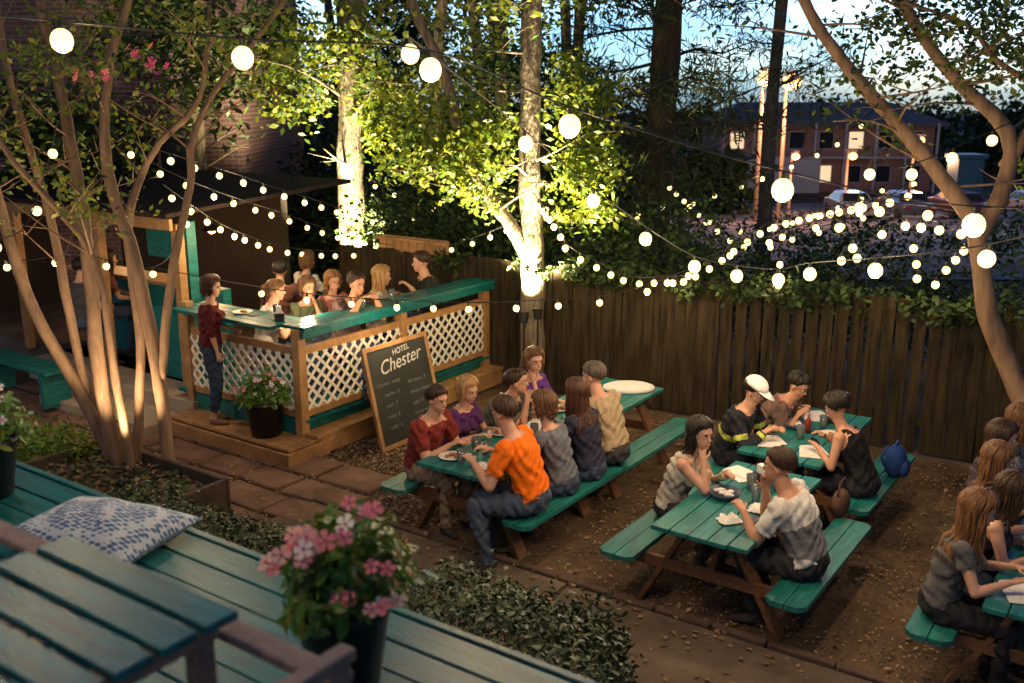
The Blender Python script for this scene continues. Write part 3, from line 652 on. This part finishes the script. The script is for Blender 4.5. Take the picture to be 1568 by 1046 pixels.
for sg in(1,-1):
    vs=[]
    for j in range(n):
        for i in range(n):
            u=i/(n-1)*2-1; v=j/(n-1)*2-1; h=(max(0,(1-u*u)*(1-v*v)))**.42*.085; vs.append((u*.33*(1-.07*(1-v*v)),v*.24*(1-.07*(1-u*u)),sg*h+.010*math.sin(u*9+v*5)*(1-u*u)*(1-v*v)))
    b.add(vs,[((j*n+i,j*n+i+1,(j+1)*n+i+1,(j+1)*n+i) if sg>0 else (j*n+i,(j+1)*n+i,(j+1)*n+i+1,j*n+i+1)) for j in range(n-1) for i in range(n-1)])
b.make('fabric',cushmat(),e,True)
def pot(loc,r,h,pr,ph,nl,ls,fl,petal,fs,seed,probs=None):
    e=top('potted_flowers',loc); b=MB(); b.lathe([(0,0),(r*.72,0),(r*.97,h*.9),(r*1.04,h*.9),(r*1.05,h),(r*.95,h),(r*.93,h*.93),(0,h*.93)],n=32); b.make('pot',black_pl,e,True)
    q=[];nn=[]
    for i in range(nl):
        a=R.uniform(0,6.28); u=R.random(); lob=1+.22*math.sin(a*3+seed)+.12*math.sin(a*5); rr=pr*math.sqrt(u)*R.uniform(.75,1.1)*lob; z=h+ph*(1-.7*u*u)*R.uniform(.15,1)*lob-(.08*ph if u>.8 else 0); q.append((rr*math.cos(a),rr*math.sin(a),z)); nn.append((math.cos(a)*u,math.sin(a)*u,.7))
    scatter('foliage',LEAF,q,ls,[leafF,leafA,leafB],e,probs=[.6,.2,.2],normals=nn,jit=.4)
    b=MB()
    for i in range(26):
        a=R.uniform(0,6.28);rr=pr*R.uniform(.2,.8); b.tube(catm([(0,0,h*.9),(rr*.5*math.cos(a),rr*.5*math.sin(a),h+ph*.4),(rr*math.cos(a),rr*math.sin(a),h+ph*.7)],4),.004,5)
    for f in fl: b.tube([(f[0]*.5,f[1]*.5,h+ph*.3),(f[0],f[1]+.01,f[2]-.005)],.003,4)
    b.make('stems',leafF,e,True)
    q=[V(f) for f in fl]; scatter('blossoms',FLOW,q,fs,petal,e,normals=[(f[0]*1.5,f[1]*1.5-.35,.6) for f in fl],sv=.2,probs=probs)
    b=MB()
    for f in q:
        n_=V((f.x*1.5,f.y*1.5-.35,.6)).normalized(); b.ell(f+n_*.004,.005)
    b.make('blossom_centers',magm,e,True)
fl=[]
for (cx,cz,k) in((-.08,.56,8),(-.11,.52,5),(.0,.60,3),(.08,.66,3),(-.15,.48,2),(.03,.40,6),(.12,.46,2),(.17,.34,3),(.16,.38,2),(.02,.33,2)):
    for i in range(k): fl.append((cx+R.uniform(-.045,.045),-.12+R.uniform(-.05,.04),cz+R.uniform(-.025,.025)-.03))
pot(L(-2.03,1.98,2.0),.155,.28,.18,.24,1100,.055,fl,[pinkm,palem,whitepet],.029,1,[.45,.45,.10])
fl=[(R.gauss(0,.12),R.gauss(-.08,.08),.46+R.uniform(-.08,.08)) for i in range(22)]
pot(L(-4.45,2.1,2.0),.155,.28,.2,.2,800,.05,fl,[whitepet],.024,2)
fl=[(R.gauss(0,.16),R.gauss(-.1,.1),.58+R.uniform(-.1,.1)) for i in range(30)]
pot(L(-8.02,6.8,.22),.22,.40,.27,.26,900,.065,fl,[whitepet,whitepet,pinkm],.028,3)
def hedge(name,s0,s1,t0,t1,zt,n):
    P=[];N=[]
    for i in range(n):
        u=R.random(); s=s0+(s1-s0)*u; ed=min(1,4*u+.05,4*(1-u)+.05)**.5
        a=R.uniform(0,math.pi); rr=R.uniform(.78,1.02)+.09*math.sin(s*7)*math.sin(a*4+s*3)+.05*math.sin(s*17+a*9)+(R.random()<.06)*R.uniform(0,.15)
        t=(t0+t1)/2+math.cos(a)*(t1-t0)/2*rr*ed; z=max(.05,(zt*.35+math.sin(a)*zt*.65*rr)*(.55+.45*ed))
        if R.random()<.3: z=R.uniform(.1,z)
        P.append(L(s,t,z)); N.append(tuple(L(0,math.cos(a),math.sin(a))))
    e=top(name); scatter('foliage',LEAF,P,.042,[leafH,leafH2,leafC],e,probs=[.5,.2,.3],normals=N,jit=.55)
    b=MB()
    for i in range(40):
        s=R.uniform(s0+.15,s1-.15); b.tube([L(s,(t0+t1)/2,0),L(s+R.uniform(-.2,.2),(t0+t1)/2+R.uniform(-.3,.3),zt*.8)],[.012,.004],5)
    b.make('twigs',bark,e)
hedge('hedge',-7.3,-4.2,3.6,4.7,.80,15000); hedge('shrub',-3.75,-2.1,3.2,4.75,1.1,14000)
P=clumps(L(-9.2,5.0,.35),(.5,.4,.3),40,30,.09); e=top('lime_shrub'); scatter('foliage',LEAF,P,.07,[leafB,leafF],e)
# ------------------------------------------------------------- trees
def limb(b,pts,r0,r1,n=5,sides=10,wob=.0):
    p=catm(pts,n); m=len(p); b.tube([q+V((R.uniform(-wob,wob),R.uniform(-wob,wob),0)) for q in p],[(r0+(r1-r0)*i/(m-1))*R.uniform(.93,1.08) for i in range(m)],sides); return p
def twigs(b,path,k,ln,r,start=.35,up=.3,tips=None,kid=2):
    for i in range(k):
        j=int(len(path)*(start+(1-start)*R.random())); j=min(j,len(path)-1); q=path[j]; a=R.uniform(0,6.28); dv=V((math.cos(a),math.sin(a),up+R.uniform(-.3,.5))).normalized(); l=ln*R.uniform(.5,1.2)
        p1=q+dv*l*.5+V((0,0,R.uniform(-.05,.1)*l)); p2=q+dv*l; b.tube(catm([q,p1,p2],3),[r,r*.9,r*.8,r*.65,r*.5,r*.35,r*.3],6)
        if tips is not None: tips.append(p2); tips.append(p1)
        if kid: twigs(b,[q,p1,p2],kid,ln*.5,r*.5,.4,up,tips,0)
def tipl(tips,n,sp):
    t=np.array([tuple(x) for x in tips]); return (t[:,None,:]+NR.normal(size=(len(t),n,3))*sp*np.array([1,1,.6])).reshape(-1,3)
e=top('crepe_myrtle_tree'); b=MB(); tips=[]
S=[([(-3.85,9.15,0),(-4.19,9.2,.87),(-4.7,9.3,1.99),(-5.0,9.5,3.17),(-5.35,9.6,4.9),(-5.5,9.6,6.2)],.07,.03),
([(-3.83,9.1,0),(-3.98,9.1,1.0),(-4.06,9.3,2.55),(-4.22,9.5,3.6),(-4.4,9.6,4.73),(-4.6,9.7,6.4)],.08,.035),
([(-3.9,9.2,0),(-4.25,9.3,1.25),(-4.47,9.5,2.68),(-4.76,9.6,3.98),(-4.9,9.8,5.4)],.055,.025),
([(-3.35,9.0,0),(-3.37,9.0,1.09),(-3.53,9.1,2.29),(-3.75,9.2,3.19),(-3.68,9.3,4.1),(-3.4,9.4,4.9),(-3.2,9.5,6.2)],.07,.03),
([(-3.37,9.0,1.1),(-3.22,9.1,2.1),(-3.0,9.2,3.0),(-2.95,9.2,3.4),(-2.7,9.3,3.9),(-2.13,9.4,4.58),(-1.6,9.5,5.4)],.045,.02),
([(-3.75,9.1,0),(-3.6,9.2,1.5),(-3.65,9.3,2.6),(-3.35,9.3,3.3),(-2.85,9.2,3.8),(-2.7,9.2,4.6)],.05,.02),
([(-3.7,9.0,0),(-3.75,8.9,1.2),(-3.85,8.9,2.4),(-4.5,8.8,3.4),(-4.8,8.7,4.6)],.045,.02)]
for pts,r0,r1 in S:
    p=limb(b,pts,r0,r1,6,12,.006); twigs(b,p,8,.8,.011,.4,.5,tips,3)
b.make('stems',bark_sm,e,True)
tips=[t for t in tips if t.z>2.4]; P=tipl(R.sample(tips,min(140,len(tips))),12,.09); scatter('foliage',QUAD,P,.075,[leafA,leafB,leafC],e,probs=[.45,.45,.1])
P=clumps((-3.2,9.2,4.3),(1.6,.6,.6),40,16,.11); scatter('upper_foliage',QUAD,P,.08,[leafA,leafB],e)
P=clumps((-3.5,9.0,4.1),(.5,.3,.15),4,8,.04); scatter('blossoms',FLOW,P,.03,[magm,pinkm],e)
e=top('crepe_myrtle_tree'); b=MB(); tips=[]
p=limb(b,[(4.95,8.45,0),(4.79,8.4,.5),(4.6,8.4,1.12),(4.23,8.5,1.92),(4.08,8.6,2.66),(3.85,8.7,3.03),(3.38,8.8,3.57),(2.97,8.9,4.02),(2.53,9,4.65),(2.2,9,5.6)],.11,.04,6,12,.006); twigs(b,p,12,1.0,.014,.55,.2,tips,2)
p=limb(b,[(4.08,8.6,2.6),(4.32,8.7,3.0),(4.35,8.8,3.5),(3.85,8.9,4.0),(3.4,9,4.65),(3.2,9,5.6)],.085,.035,6,12,.006); twigs(b,p,12,1.0,.014,.4,.2,tips,2)
p=limb(b,[(4.34,8.75,3.2),(4.75,8.8,3.9),(4.9,8.9,4.6),(4.7,9,5.6)],.06,.025,6,10); twigs(b,p,8,.9,.012,.3,.2,tips,2)
p=limb(b,[(4.75,8.8,3.8),(4.2,8.8,4.1),(3.9,8.8,4.4),(3.3,8.8,4.6)],.03,.012,6,8); twigs(b,p,6,.6,.01,.3,.0,tips,2)
b.make('trunk_and_limbs',bark_sm,e,True)
tips=[t for t in tips if t.z>3.3]; P=tipl(R.sample(tips,min(120,len(tips))),16,.11); scatter('foliage',QUAD,P,.075,[leafA,leafC,leafB],e,probs=[.35,.5,.15])
P=clumps((4.4,9.2,4.4),(1.5,.8,.7),60,26,.13); scatter('upper_foliage',QUAD,P,.075,[leafA,leafC],e)
P=clumps((4.9,9.0,3.0),(.35,.4,.5),16,24,.1); scatter('side_foliage',QUAD,P,.075,[leafB,leafA],e)
e=top('uplit_tree'); b=MB(); tips=[]
p=limb(b,[(.25,12.4,0),(.27,12.4,1.5),(.22,12.4,3),(.24,12.4,5),(.3,12.5,7),(.2,12.5,9)],.165,.09,9,16,.012); twigs(b,p,22,1.1,.02,.3,.1,tips,2)
p=limb(b,[(.22,12.4,1.8),(-.0,12.35,2.2),(-.25,12.35,2.55),(-.55,12.3,3.04),(-.81,12.3,4.04),(-1.24,12.3,5.04),(-1.5,12.3,6.5)],.10,.05,6,12,.008); twigs(b,p,14,1.0,.018,.2,.1,tips,2)
b.make('trunk_and_limbs',bark,e,True)
def clear(P,x0=.0,x1=.48,ymax=12.35,zmax=5.2): return P[~((P[:,0]>x0)&(P[:,0]<x1)&(P[:,1]<ymax)&(P[:,2]<zmax)&(NR.random(len(P))<.88))]
P=clear(tipl(tips,14,.13)); scatter('foliage',QUAD,P,.10,[leafA,leafB],e,probs=[.4,.6])
P=clear(np.concatenate([clumps((.85,12.3,2.8),(.5,.5,.6),45,28,.11),clumps((-.55,12.3,3.3),(.6,.5,.6),50,28,.12),clumps((.8,12.4,3.8),(.5,.5,.5),34,28,.12),clumps((0,12.5,5.8),(2,1.5,1.3),100,26,.16)])); scatter('crown',QUAD,P,.10,[leafA,leafB],e,probs=[.4,.6])
e=top('uplit_tree'); b=MB(); tips=[]
p=limb(b,[(-2.62,16,0),(-2.62,16,2),(-2.55,16,4),(-2.35,16,6.5),(-2.3,16,10)],.24,.15,8,16,.015); twigs(b,p,24,1.5,.03,.3,.1,tips,2)
b.make('trunk_and_limbs',bark,e,True)
tips=[t for t in tips if t.z>3.0]
P=np.concatenate([tipl(tips,12,.16),clumps((-1.8,15.9,3.5),(.7,.6,1.1),80,26,.14),clumps((-3.5,15.9,4.3),(.6,.6,1.0),65,26,.14),clumps((-2.5,15.6,4.6),(.6,.4,.5),24,22,.14),clumps((-2.4,16,8),(2.6,2,2.0),90,26,.22)]); P=clear(P,-2.9,-2.3,15.9,3.4); scatter('crown',QUAD,P,.12,[leafA,leafB],e,probs=[.35,.65])
e=top('pine_tree'); b=MB(); tips=[]
p=limb(b,[(2.2,15,-.2),(2.22,15,3),(2.3,15,6),(2.4,15,12)],.25,.16,6,14,.008); twigs(b,p,40,1.9,.03,.15,-.05,tips,3); b.make('trunk_and_limbs',M('pine_bark',(.045,.032,.025),.95,.5,8,1,15,(2,2,.5),bdist=.03),e,True)
P=tipl(tips,34,.17); scatter('needles',NEED,P,.2,[leafC,M('needle',(.03,.045,.02),.7,.3,5,0)],e,up=0)
for (x,y,r) in((6.2,24,.2),(-5.2,16.5,.17)):
    e=top('pine_tree' if x>0 else 'oak_tree'); b=MB(); tips=[]; p=limb(b,[(x,y,hz(x,y)-.2),(x,y,4),(x+.3,y,11)],r,r*.6,6,12,.008); twigs(b,p,20,1.8,.03,.35,.1,tips,3); b.make('trunk_and_limbs',bark,e,True); P=tipl([t for t in tips if t.z>3.2],22,.22); scatter('foliage',NEED if x>0 else QUAD,P,.16,[leafC,leafA],e,probs=[.8,.2])
cs=[]
for i in range(26):
    x=R.uniform(-5,1.8); y=R.uniform(19,27); z=R.uniform(.5,4.5); cs.append(clumps((x,y,z),(1.5,1.2,1.0),50,26,.25))
for i in range(12): cs.append(clumps((R.uniform(-5,2),R.uniform(19,27),R.uniform(5,9)),(1.3,1.2,.9),50,24,.22))
for i in range(24): cs.append(clumps((R.uniform(-9,2.5),R.uniform(17.2,18.8),R.uniform(0.3,2.0)),(1.3,.7,.8),40,26,.2))
for i in range(7): cs.append(clumps((R.uniform(-8.5,-4.4),R.uniform(15,16.5),R.uniform(2.5,5.5)),(.9,.8,.8),30,20,.18))
e=top('background_trees'); scatter('foliage',QUAD,np.concatenate(cs),.15,[leafC,leafA],e,probs=[.75,.25])
b=MB()
for i in range(12):
    x=R.uniform(-5,2); y=R.uniform(19,26); limb(b,[(x,y,-1),(x+R.uniform(-.3,.3),y,4),(x+R.uniform(-.8,.8),y,10)],.16,.07)
b.make('trunks',bark,e,True)
cs=[]
for i in range(40):
    u=i/39; x=F0[0]+(F1[0]-F0[0])*u+.25; y=F0[1]+(F1[1]-F0[1])*u+.8
    if .22<u<.52:
        cs.append(clumps((x+.6,y+2.2,1.0),(.7,.5,.65),26,22,.13))
        continue
    hgt=2.0 if u<.45 else 2.5; cs.append(clumps((x,y,hgt*.62),(.5,.45,hgt*.40),34,24,.12))
for i in range(24):
    u=R.random(); x=F0[0]+(F1[0]-F0[0])*u; y=F0[1]+(F1[1]-F0[1])*u; cs.append(clumps((x-.02,y-.02,1.70-R.random()*.06),(.5,.12,.12),10,16,.06))
for i in range(3):
    u=R.uniform(.05,.6); x=F0[0]+(F1[0]-F0[0])*u; y=F0[1]+(F1[1]-F0[1])*u; cs.append(clumps((x-.05,y-.1,1.4),(.22,.06,.25),10,16,.06))
e=top('shrubbery'); scatter('foliage',QUAD,np.concatenate(cs),.09,[leafC,leafA],e,probs=[.85,.15])
cs=[]
for i in range(60): cs.append(clumps((R.uniform(-40,75),R.uniform(98,115),R.uniform(-4,1)),(5,3,3),20,22,1.0))
for i in range(10): cs.append(clumps((R.uniform(6,14),R.uniform(60,75),R.uniform(-3,1)),(2.5,2,2.5),24,22,.5))
for i in range(26): cs.append(clumps((R.uniform(3,18),R.uniform(17,27),R.uniform(-.5,.7)),(1.3,.8,.6),18,20,.32))
e=top('distant_trees'); scatter('foliage',QUAD,np.concatenate(cs[:70]),.9,[leafC],e)
e=top('parking_verge_shrubs'); scatter('foliage',QUAD,np.concatenate(cs[70:]),.15,[leafC,leafA],e)
# ------------------------------------------------------------- parking lot, office, cars, lamps
b=MB(); xs=np.linspace(4,48,23); ys=np.linspace(21,74,28); b.add([(x,y,hz(x,y)+.03) for y in ys for x in xs],[(j*23+i,j*23+i+1,(j+1)*23+i+1,(j+1)*23+i) for j in range(27) for i in range(22)])
b.make('parking_lot',M('asphalt',(.10,.085,.10),.85,.4,.4,.3,col2=(.18,.14,.15)),smooth=True)
glassD=M('car_glass',(.02,.025,.03),.08,.1,5,0); tire=M('tire',(.015,.015,.015),.8,.1); tail=M('tail_light',(.35,.02,.015),.3,.1)
def car(x,y,rz,col):
    e=top('parked_car',(x,y,hz(x,y)+.05),rz); prof=[(-2.2,.35),(-2.25,.75),(-2.0,.95),(-1.5,1.0),(-.95,1.42),(.5,1.45),(1.15,1.02),(2.0,.9),(2.25,.7),(2.2,.35)]; n=len(prof)
    b=MB(); b.add([(px,-.86,pz) if pz<1.1 else (px,-.68,pz) for px,pz in prof]+[(px,.86,pz) if pz<1.1 else (px,.68,pz) for px,pz in prof],[tuple(range(n)),tuple(range(n,2*n))[::-1]]+[(i,n+i,n+(i+1)%n,(i+1)%n) for i in range(n)])
    b.make('body',M('car_paint',col,.25,.05,3,0,metal=.2),e,bevel=.05)
    b=MB()
    for sy in(-1,1): b.add([(-1.3,sy*.865,1.02),(.95,sy*.865,1.02),(.45,sy*.72,1.38),(-.9,sy*.72,1.38)],[(0,1,2,3)])
    b.add([(1.17,-.72,1.04),(1.17,.72,1.04),(.56,.62,1.43),(.56,-.62,1.43)],[(0,1,2,3)]); b.add([(-1.5,-.72,1.03),(-1.5,.72,1.03),(-1.0,.62,1.41),(-1.0,-.62,1.41)],[(0,1,2,3)]); b.make('windows',glassD,e)
    b=MB()
    for sx in(-1.4,1.4):
        for sy in(-1,1): b.tube([(sx,sy*.7,.33),(sx,sy*.9,.33)],.33,18)
    b.make('wheels',tire,e); b=MB()
    for sy in(-1,1): b.box((-2.25,sy*.65,.78),(.05,.3,.12))
    b.make('tail_lights',tail,e)
car(24,53,1.57,(.2,.05,.06)); car(18.5,54,1.5,(.4,.4,.42)); car(21.5,54,1.57,(.12,.14,.18)); car(28,53,1.57,(.4,.4,.42))
e=top('office_building',(26.5,84,-4.1)); b=MB(); b.box((0,4,2.9),(18,8,5.8)); b.make('walls',M('stucco',(.26,.15,.13),.9,.25,.6,.2),e)
b=MB(); z0,z1=5.8,7.5; b.add([(-9.8,-.8,z0),(9.8,-.8,z0),(9.8,8.8,z0),(-9.8,8.8,z0),(-6.5,4,z1),(6.5,4,z1)],[(0,1,5,4),(1,2,5),(2,3,4,5),(3,0,4),(3,2,1,0)]); b.box((0,-.83,5.7),(19.6,.06,.3)); b.make('roof',M('roof_shingle',(.09,.09,.12),.9,.2,2,.2),e)
b=MB()
for i in range(7):
    for z in(1.6,4.4): b.box((-7.6+i*2.5,-.03,z),(1.3,.08,1.5),0); b.box((-7.6+i*2.5,-.08,z),(1.15,.06,1.35),1 if (i+int(z))%4 else 2)
b.box((-4.5,-.6,1.45),(7.5,1.2,2.9),0); b.box((0,-.5,3.0),(18,1.0,.15),0)
for i in range(8): b.box((-8.9+i*2.54,-.95,2.9),(.16,.16,5.8),0)
b.make('windows_and_columns',[M('trim_gray',(.4,.4,.44),.6,.1),glassD,EM('lit_window',(1,.72,.42),.9)],e)
e=top('blue_kiosk',(26.5,58,hz(0,58))); b=MB(); b.box((0,0,1.7),(1.5,1.5,3.4)); b.box((0,0,3.5),(1.8,1.8,.25)); b.box((0,-.78,1.8),(1.1,.06,2.4)); b.make('body',M('kiosk_blue',(.02,.09,.15),.5,.2),e,bevel=.03)
def street(x,y,z,r=.3,en=500):
    e=top('street_lamp',(x,y,0)); b=MB(); b.tube([(0,0,hz(x,y)),(0,0,z)],[.11,.07],10); b.box((0,-.5,z+.05),(.35,1.1,.12)); b.make('pole',M('galvanized',(.26,.17,.12),.6,.1),e); b=MB(); b.ell((0,-.85,z-.12-r*.5),(r,r,r*.85),0,18,14); b.make('lens',EM('sodium_glow',(1,.58,.24),2.6),e,True)
    l=bpy.data.lights.new('sodium_light','POINT'); l.energy=en; l.color=(1,.5,.26); l.shadow_soft_size=.3; o=bpy.data.objects.new('sodium_light',l); scene.collection.objects.link(o); o.location=(0,-1.5,z-1.2-r); o.parent=e
street(11.4,46,5.0,.5,1600); street(12.75,47,4.85,.45,1600); street(25,62,1.5,.26); street(18,64,.4,.26); street(20.6,61,.6,.26)
# ------------------------------------------------------------- string lights
bulbM=EM('bulb_glow',(1,.78,.31),2.5); wireM=M('wire',(.01,.01,.01),.6,.1)
def strand(pts,r,step=None,light=()):
    e=top('string_lights'); p=[V(q) for q in pts]; path=catm(p,8); b=MB(); b.tube(path,.0055,5,cap=False)
    if step is None: bp=p
    else:
        bp=[];acc=step*.5
        for i in range(len(path)-1):
            seg=(path[i+1]-path[i]).length
            while acc<seg: bp.append(path[i].lerp(path[i+1],acc/seg)); acc+=step*R.uniform(.8,1.2)
            acc-=seg
    g=MB()
    for q in bp: b.tube([q,q-V((0,0,.045))],[.011,.013],8); g.ell(q-V((R.uniform(-.01,.01),0,.04+r)),(r,r,r*1.08),0,14,10)
    b.make('wire',wireM,e); g.make('bulbs',bulbM,e,True)
    for k,en in light:
        q=bp[min(k,len(bp)-1)]-V((0,0,.04+r)); l=bpy.data.lights.new('bulb_light','POINT'); l.energy=en; l.color=(1,.70,.37); l.shadow_soft_size=r*1.3; o=bpy.data.objects.new('bulb_light',l); scene.collection.objects.link(o); o.location=q-V((0,0,r*1.6+.01)); o.parent=e
E0=54
strand([(-3.7,5.4,4.3),(-2.39,5.43,4.19),(-1.42,5.41,4.1),(-.44,5.4,4.04),(.305,5.32,3.75),(1.435,5.24,3.42),(2.45,5.19,3.24),(3.6,5.15,3.3)],.058,None,[(1,E0),(3,E0),(4,E0),(5,E0),(6,E0)])
strand([(-.58,5.8,4.13),(.09,7.13,3.57),(.625,7.54,3.12),(1.1,7.97,2.77),(1.54,8.2,2.5),(1.9,8.2,2.42),(2.22,8.08,2.41),(2.43,7.9,2.49),(2.6,6.92,2.69),(2.92,5.95,2.93),(3.5,5.2,3.3)],.052,None,[(1,E0),(3,E0),(6,E0),(8,E0)])
strand([(4.3,8.6,3.6),(3.2,8.1,3.25),(2.98,8.1,3.37),(3.0,8.5,3.0),(3.26,9.0,2.88),(3.76,9.0,2.84),(4.1,8.6,2.8)],.045,.5)
strand([(4.05,8.6,2.7),(3.92,9.98,2.6),(3.6,9.9,2.34),(3.34,9.9,2.23),(3.34,9.45,2.55),(3.05,9.5,2.7)],.042,.35,[(2,E0)])
strand([(3.7,9.0,2.6),(3.76,9.0,2.38),(3.79,9,2.22),(3.94,9,2.17),(4.03,9,2.3),(4.1,8.7,2.6)],.036,.17)
strand([(.3,12.2,2.6),(.506,11.4,2.40),(.644,11.37,2.14),(.943,11.35,1.96),(1.39,11.3,1.77),(1.73,11.3,1.77),(1.94,10.8,1.88),(2.3,10.87,2.06),(2.61,10.9,2.29),(3.05,10.96,2.5),(3.7,9.5,2.9)],.038,.19,[(6,18),(14,18)])
strand([(-4.06,10.86,1.95),(-2.73,10.8,1.72),(-1.5,10.58,1.64),(-.48,10.27,1.67),(.385,10.08,1.74),(1.08,9.8,1.87),(1.7,9.66,2.11),(2.06,9.7,2.3),(3.04,9.8,2.6),(3.9,9.4,3.0)],.034,.48,[(3,28),(5,28),(8,22),(11,22)])
strand([(-3.87,9.7,3.45),(-3.56,10.1,3.1),(-3.18,11.05,2.73),(-2.9,12,2.46),(-2.55,12.96,2.14),(-2.0,13.9,1.8),(-1,13.4,1.8),(.1,12.3,2.3)],.033,.42,[(3,34),(6,28)])
strand([(-3.52,9.85,3.3),(-3.1,11.1,2.97),(-2.62,12.1,2.64),(-1.84,15,2.0),(-.9,16.1,2.3),(-.2,16.5,2.7)],.035,.42,[(3,24)])
strand([(-3.56,10.1,2.93),(-3.39,11,2.49),(-3.25,11.95,2.16),(-2.98,12.9,1.87),(-2.37,13.9,1.67),(-1.54,14.9,1.6),(-.47,16,1.67),(.4,16.5,2.0)],.035,.34,[(4,26)])
strand([(6.6,16.8,4.2),(5.5,16.3,3.27),(4.65,16.2,2.81),(3.26,16.1,2.29),(2.2,16,1.98),(1.0,16.5,1.9),(-.2,16.8,2.4),(-1.5,17,2.1),(-2.5,16,2.6)],.036,.45,[(6,30),(12,30)])
strand([(5.6,14.5,2.6),(4.5,14.2,2.25),(3.3,14.0,2.0),(2.3,14.5,2.3),(1.2,14.3,2.0),(.4,12.6,2.5)],.034,.38)
strand([(5.2,12.5,2.9),(4.4,12.3,2.4),(3.6,12.1,2.2),(2.8,12.0,2.1),(2.3,14.8,2.6)],.034,.34)
strand([(-5.2,8.0,2.9),(-4.39,8.45,2.62),(-4.34,9.07,2.97),(-4.16,9.2,3.6)],.042,.6,[(0,22)])
strand([(-6.6,10.3,2.25),(-5.38,10.4,2.1),(-4.65,10.4,2.17),(-3.9,10.4,2.02),(-3.77,11,2.2),(-3.6,10.9,2.6)],.036,.5,[(1,26),(3,26)])
strand([(-4.5,2.5,4.9),(-2.5,2.3,4.6),(-.5,2.0,4.6),(1.5,2.3,4.8),(3.2,3.4,4.6)],.055,.9,[(1,34),(3,34)])
strand([(3.05,10.96,2.5),(3.0,10.86,2.1),(3.0,10.84,1.75)],.036,.3,[(1,9)])
def uplight(loc,tgt,en,ang,col=(1,.80,.42)):
    e=top('uplight_fixture',loc); d=(V(tgt)-V(loc)); b=MB(); dn=d.normalized(); b.tube([-dn*.14,-dn*.03,V((0,0,0))],[.045,.06,.065],12); b.tube([-dn*.1,V((0,0,-loc[2]))],.012,6); b.make('housing',metal_d,e)
    l=bpy.data.lights.new('uplight','SPOT'); l.energy=en; l.color=col; l.spot_size=math.radians(ang); l.spot_blend=.6; l.shadow_soft_size=.05; o=bpy.data.objects.new('uplight',l); scene.collection.objects.link(o); o.parent=e; o.location=dn*.03; o.rotation_euler=d.to_track_quat('-Z','Y').to_euler()
uplight((.15,11.95,1.2),(.22,12.38,3.4),3000,110)
uplight((.32,11.95,1.25),(.23,12.38,5.0),3200,26,(1,.85,.55))
uplight((-2.5,14.95,1.0),(-2.55,15.95,3.9),5200,105)
uplight((-2.7,14.95,1.0),(-2.6,15.95,4.3),4200,30,(1,.85,.5))
uplight((-3.6,8.5,.35),(-4.0,9.3,3.6),460,85,(1,.70,.38))
uplight((4.5,8.0,.3),(4.1,8.7,3.2),110,75,(1,.8,.5))
# ------------------------------------------------------------- world (dusk sky, brighter towards the afterglow)
w=bpy.data.worlds.new('World'); scene.world=w; w.use_nodes=True; nt=w.node_tree; bg=nt.nodes['Background']
sky=nt.nodes.new('ShaderNodeTexSky'); sky.sky_type='NISHITA'; sky.sun_disc=False; sky.sun_elevation=math.radians(14); sky.sun_rotation=math.radians(200); sky.ozone_density=3
tc=nt.nodes.new('ShaderNodeTexCoord'); n=nt.nodes.new('ShaderNodeTexNoise'); n.inputs['Scale'].default_value=4; n.inputs['Detail'].default_value=6; mp=nt.nodes.new('ShaderNodeMapping'); mp.inputs['Scale'].default_value=(1,1,3.5)
nt.links.new(tc.outputs['Generated'],mp.inputs[0]); nt.links.new(mp.outputs[0],n.inputs['Vector'])
mul=nt.nodes.new('ShaderNodeMixRGB'); mul.blend_type='MULTIPLY'; mul.inputs[0].default_value=1; nt.links.new(sky.outputs[0],mul.inputs[1])
nt.links.new(ramp(nt,n.outputs[0],[(.42,(.55,.80,1.22)),(.62,(1.25,1.25,1.45))]),mul.inputs[2])
sx=nt.nodes.new('ShaderNodeSeparateXYZ'); nt.links.new(tc.outputs['Generated'],sx.inputs[0]); mr=nt.nodes.new('ShaderNodeMapRange'); mr.interpolation_type='SMOOTHSTEP'
mr.inputs[1].default_value=.2; mr.inputs[2].default_value=.98; mr.inputs[3].default_value=.38; mr.inputs[4].default_value=2.3; nt.links.new(sx.outputs[1],mr.inputs[0])
m2=nt.nodes.new('ShaderNodeVectorMath'); m2.operation='SCALE'; nt.links.new(mul.outputs[0],m2.inputs[0]); nt.links.new(mr.outputs[0],m2.inputs['Scale'])
nt.links.new(m2.outputs[0],bg.inputs[0]); bg.inputs[1].default_value=.11
l=bpy.data.lights.new('sun','SUN'); l.energy=.02; l.angle=math.radians(20); l.color=(.8,.85,1); o=bpy.data.objects.new('sun',l); scene.collection.objects.link(o); o.rotation_euler=(math.radians(76),0,math.radians(160))
# ------------------------------------------------------------- camera
cd=bpy.data.cameras.new('camera'); cam=bpy.data.objects.new('camera',cd); scene.collection.objects.link(cam); cam.location=(0,0,3.8); cam.rotation_euler=(math.radians(90-14),0,0)
cd.lens=34.44; cd.sensor_width=36; cd.clip_end=1500; cd.clip_start=.05; cd.dof.use_dof=True; cd.dof.focus_distance=8.8; cd.dof.aperture_fstop=2.2
scene.camera=cam
scene.view_settings.view_transform='Standard'; scene.view_settings.look='None'; scene.view_settings.exposure=0
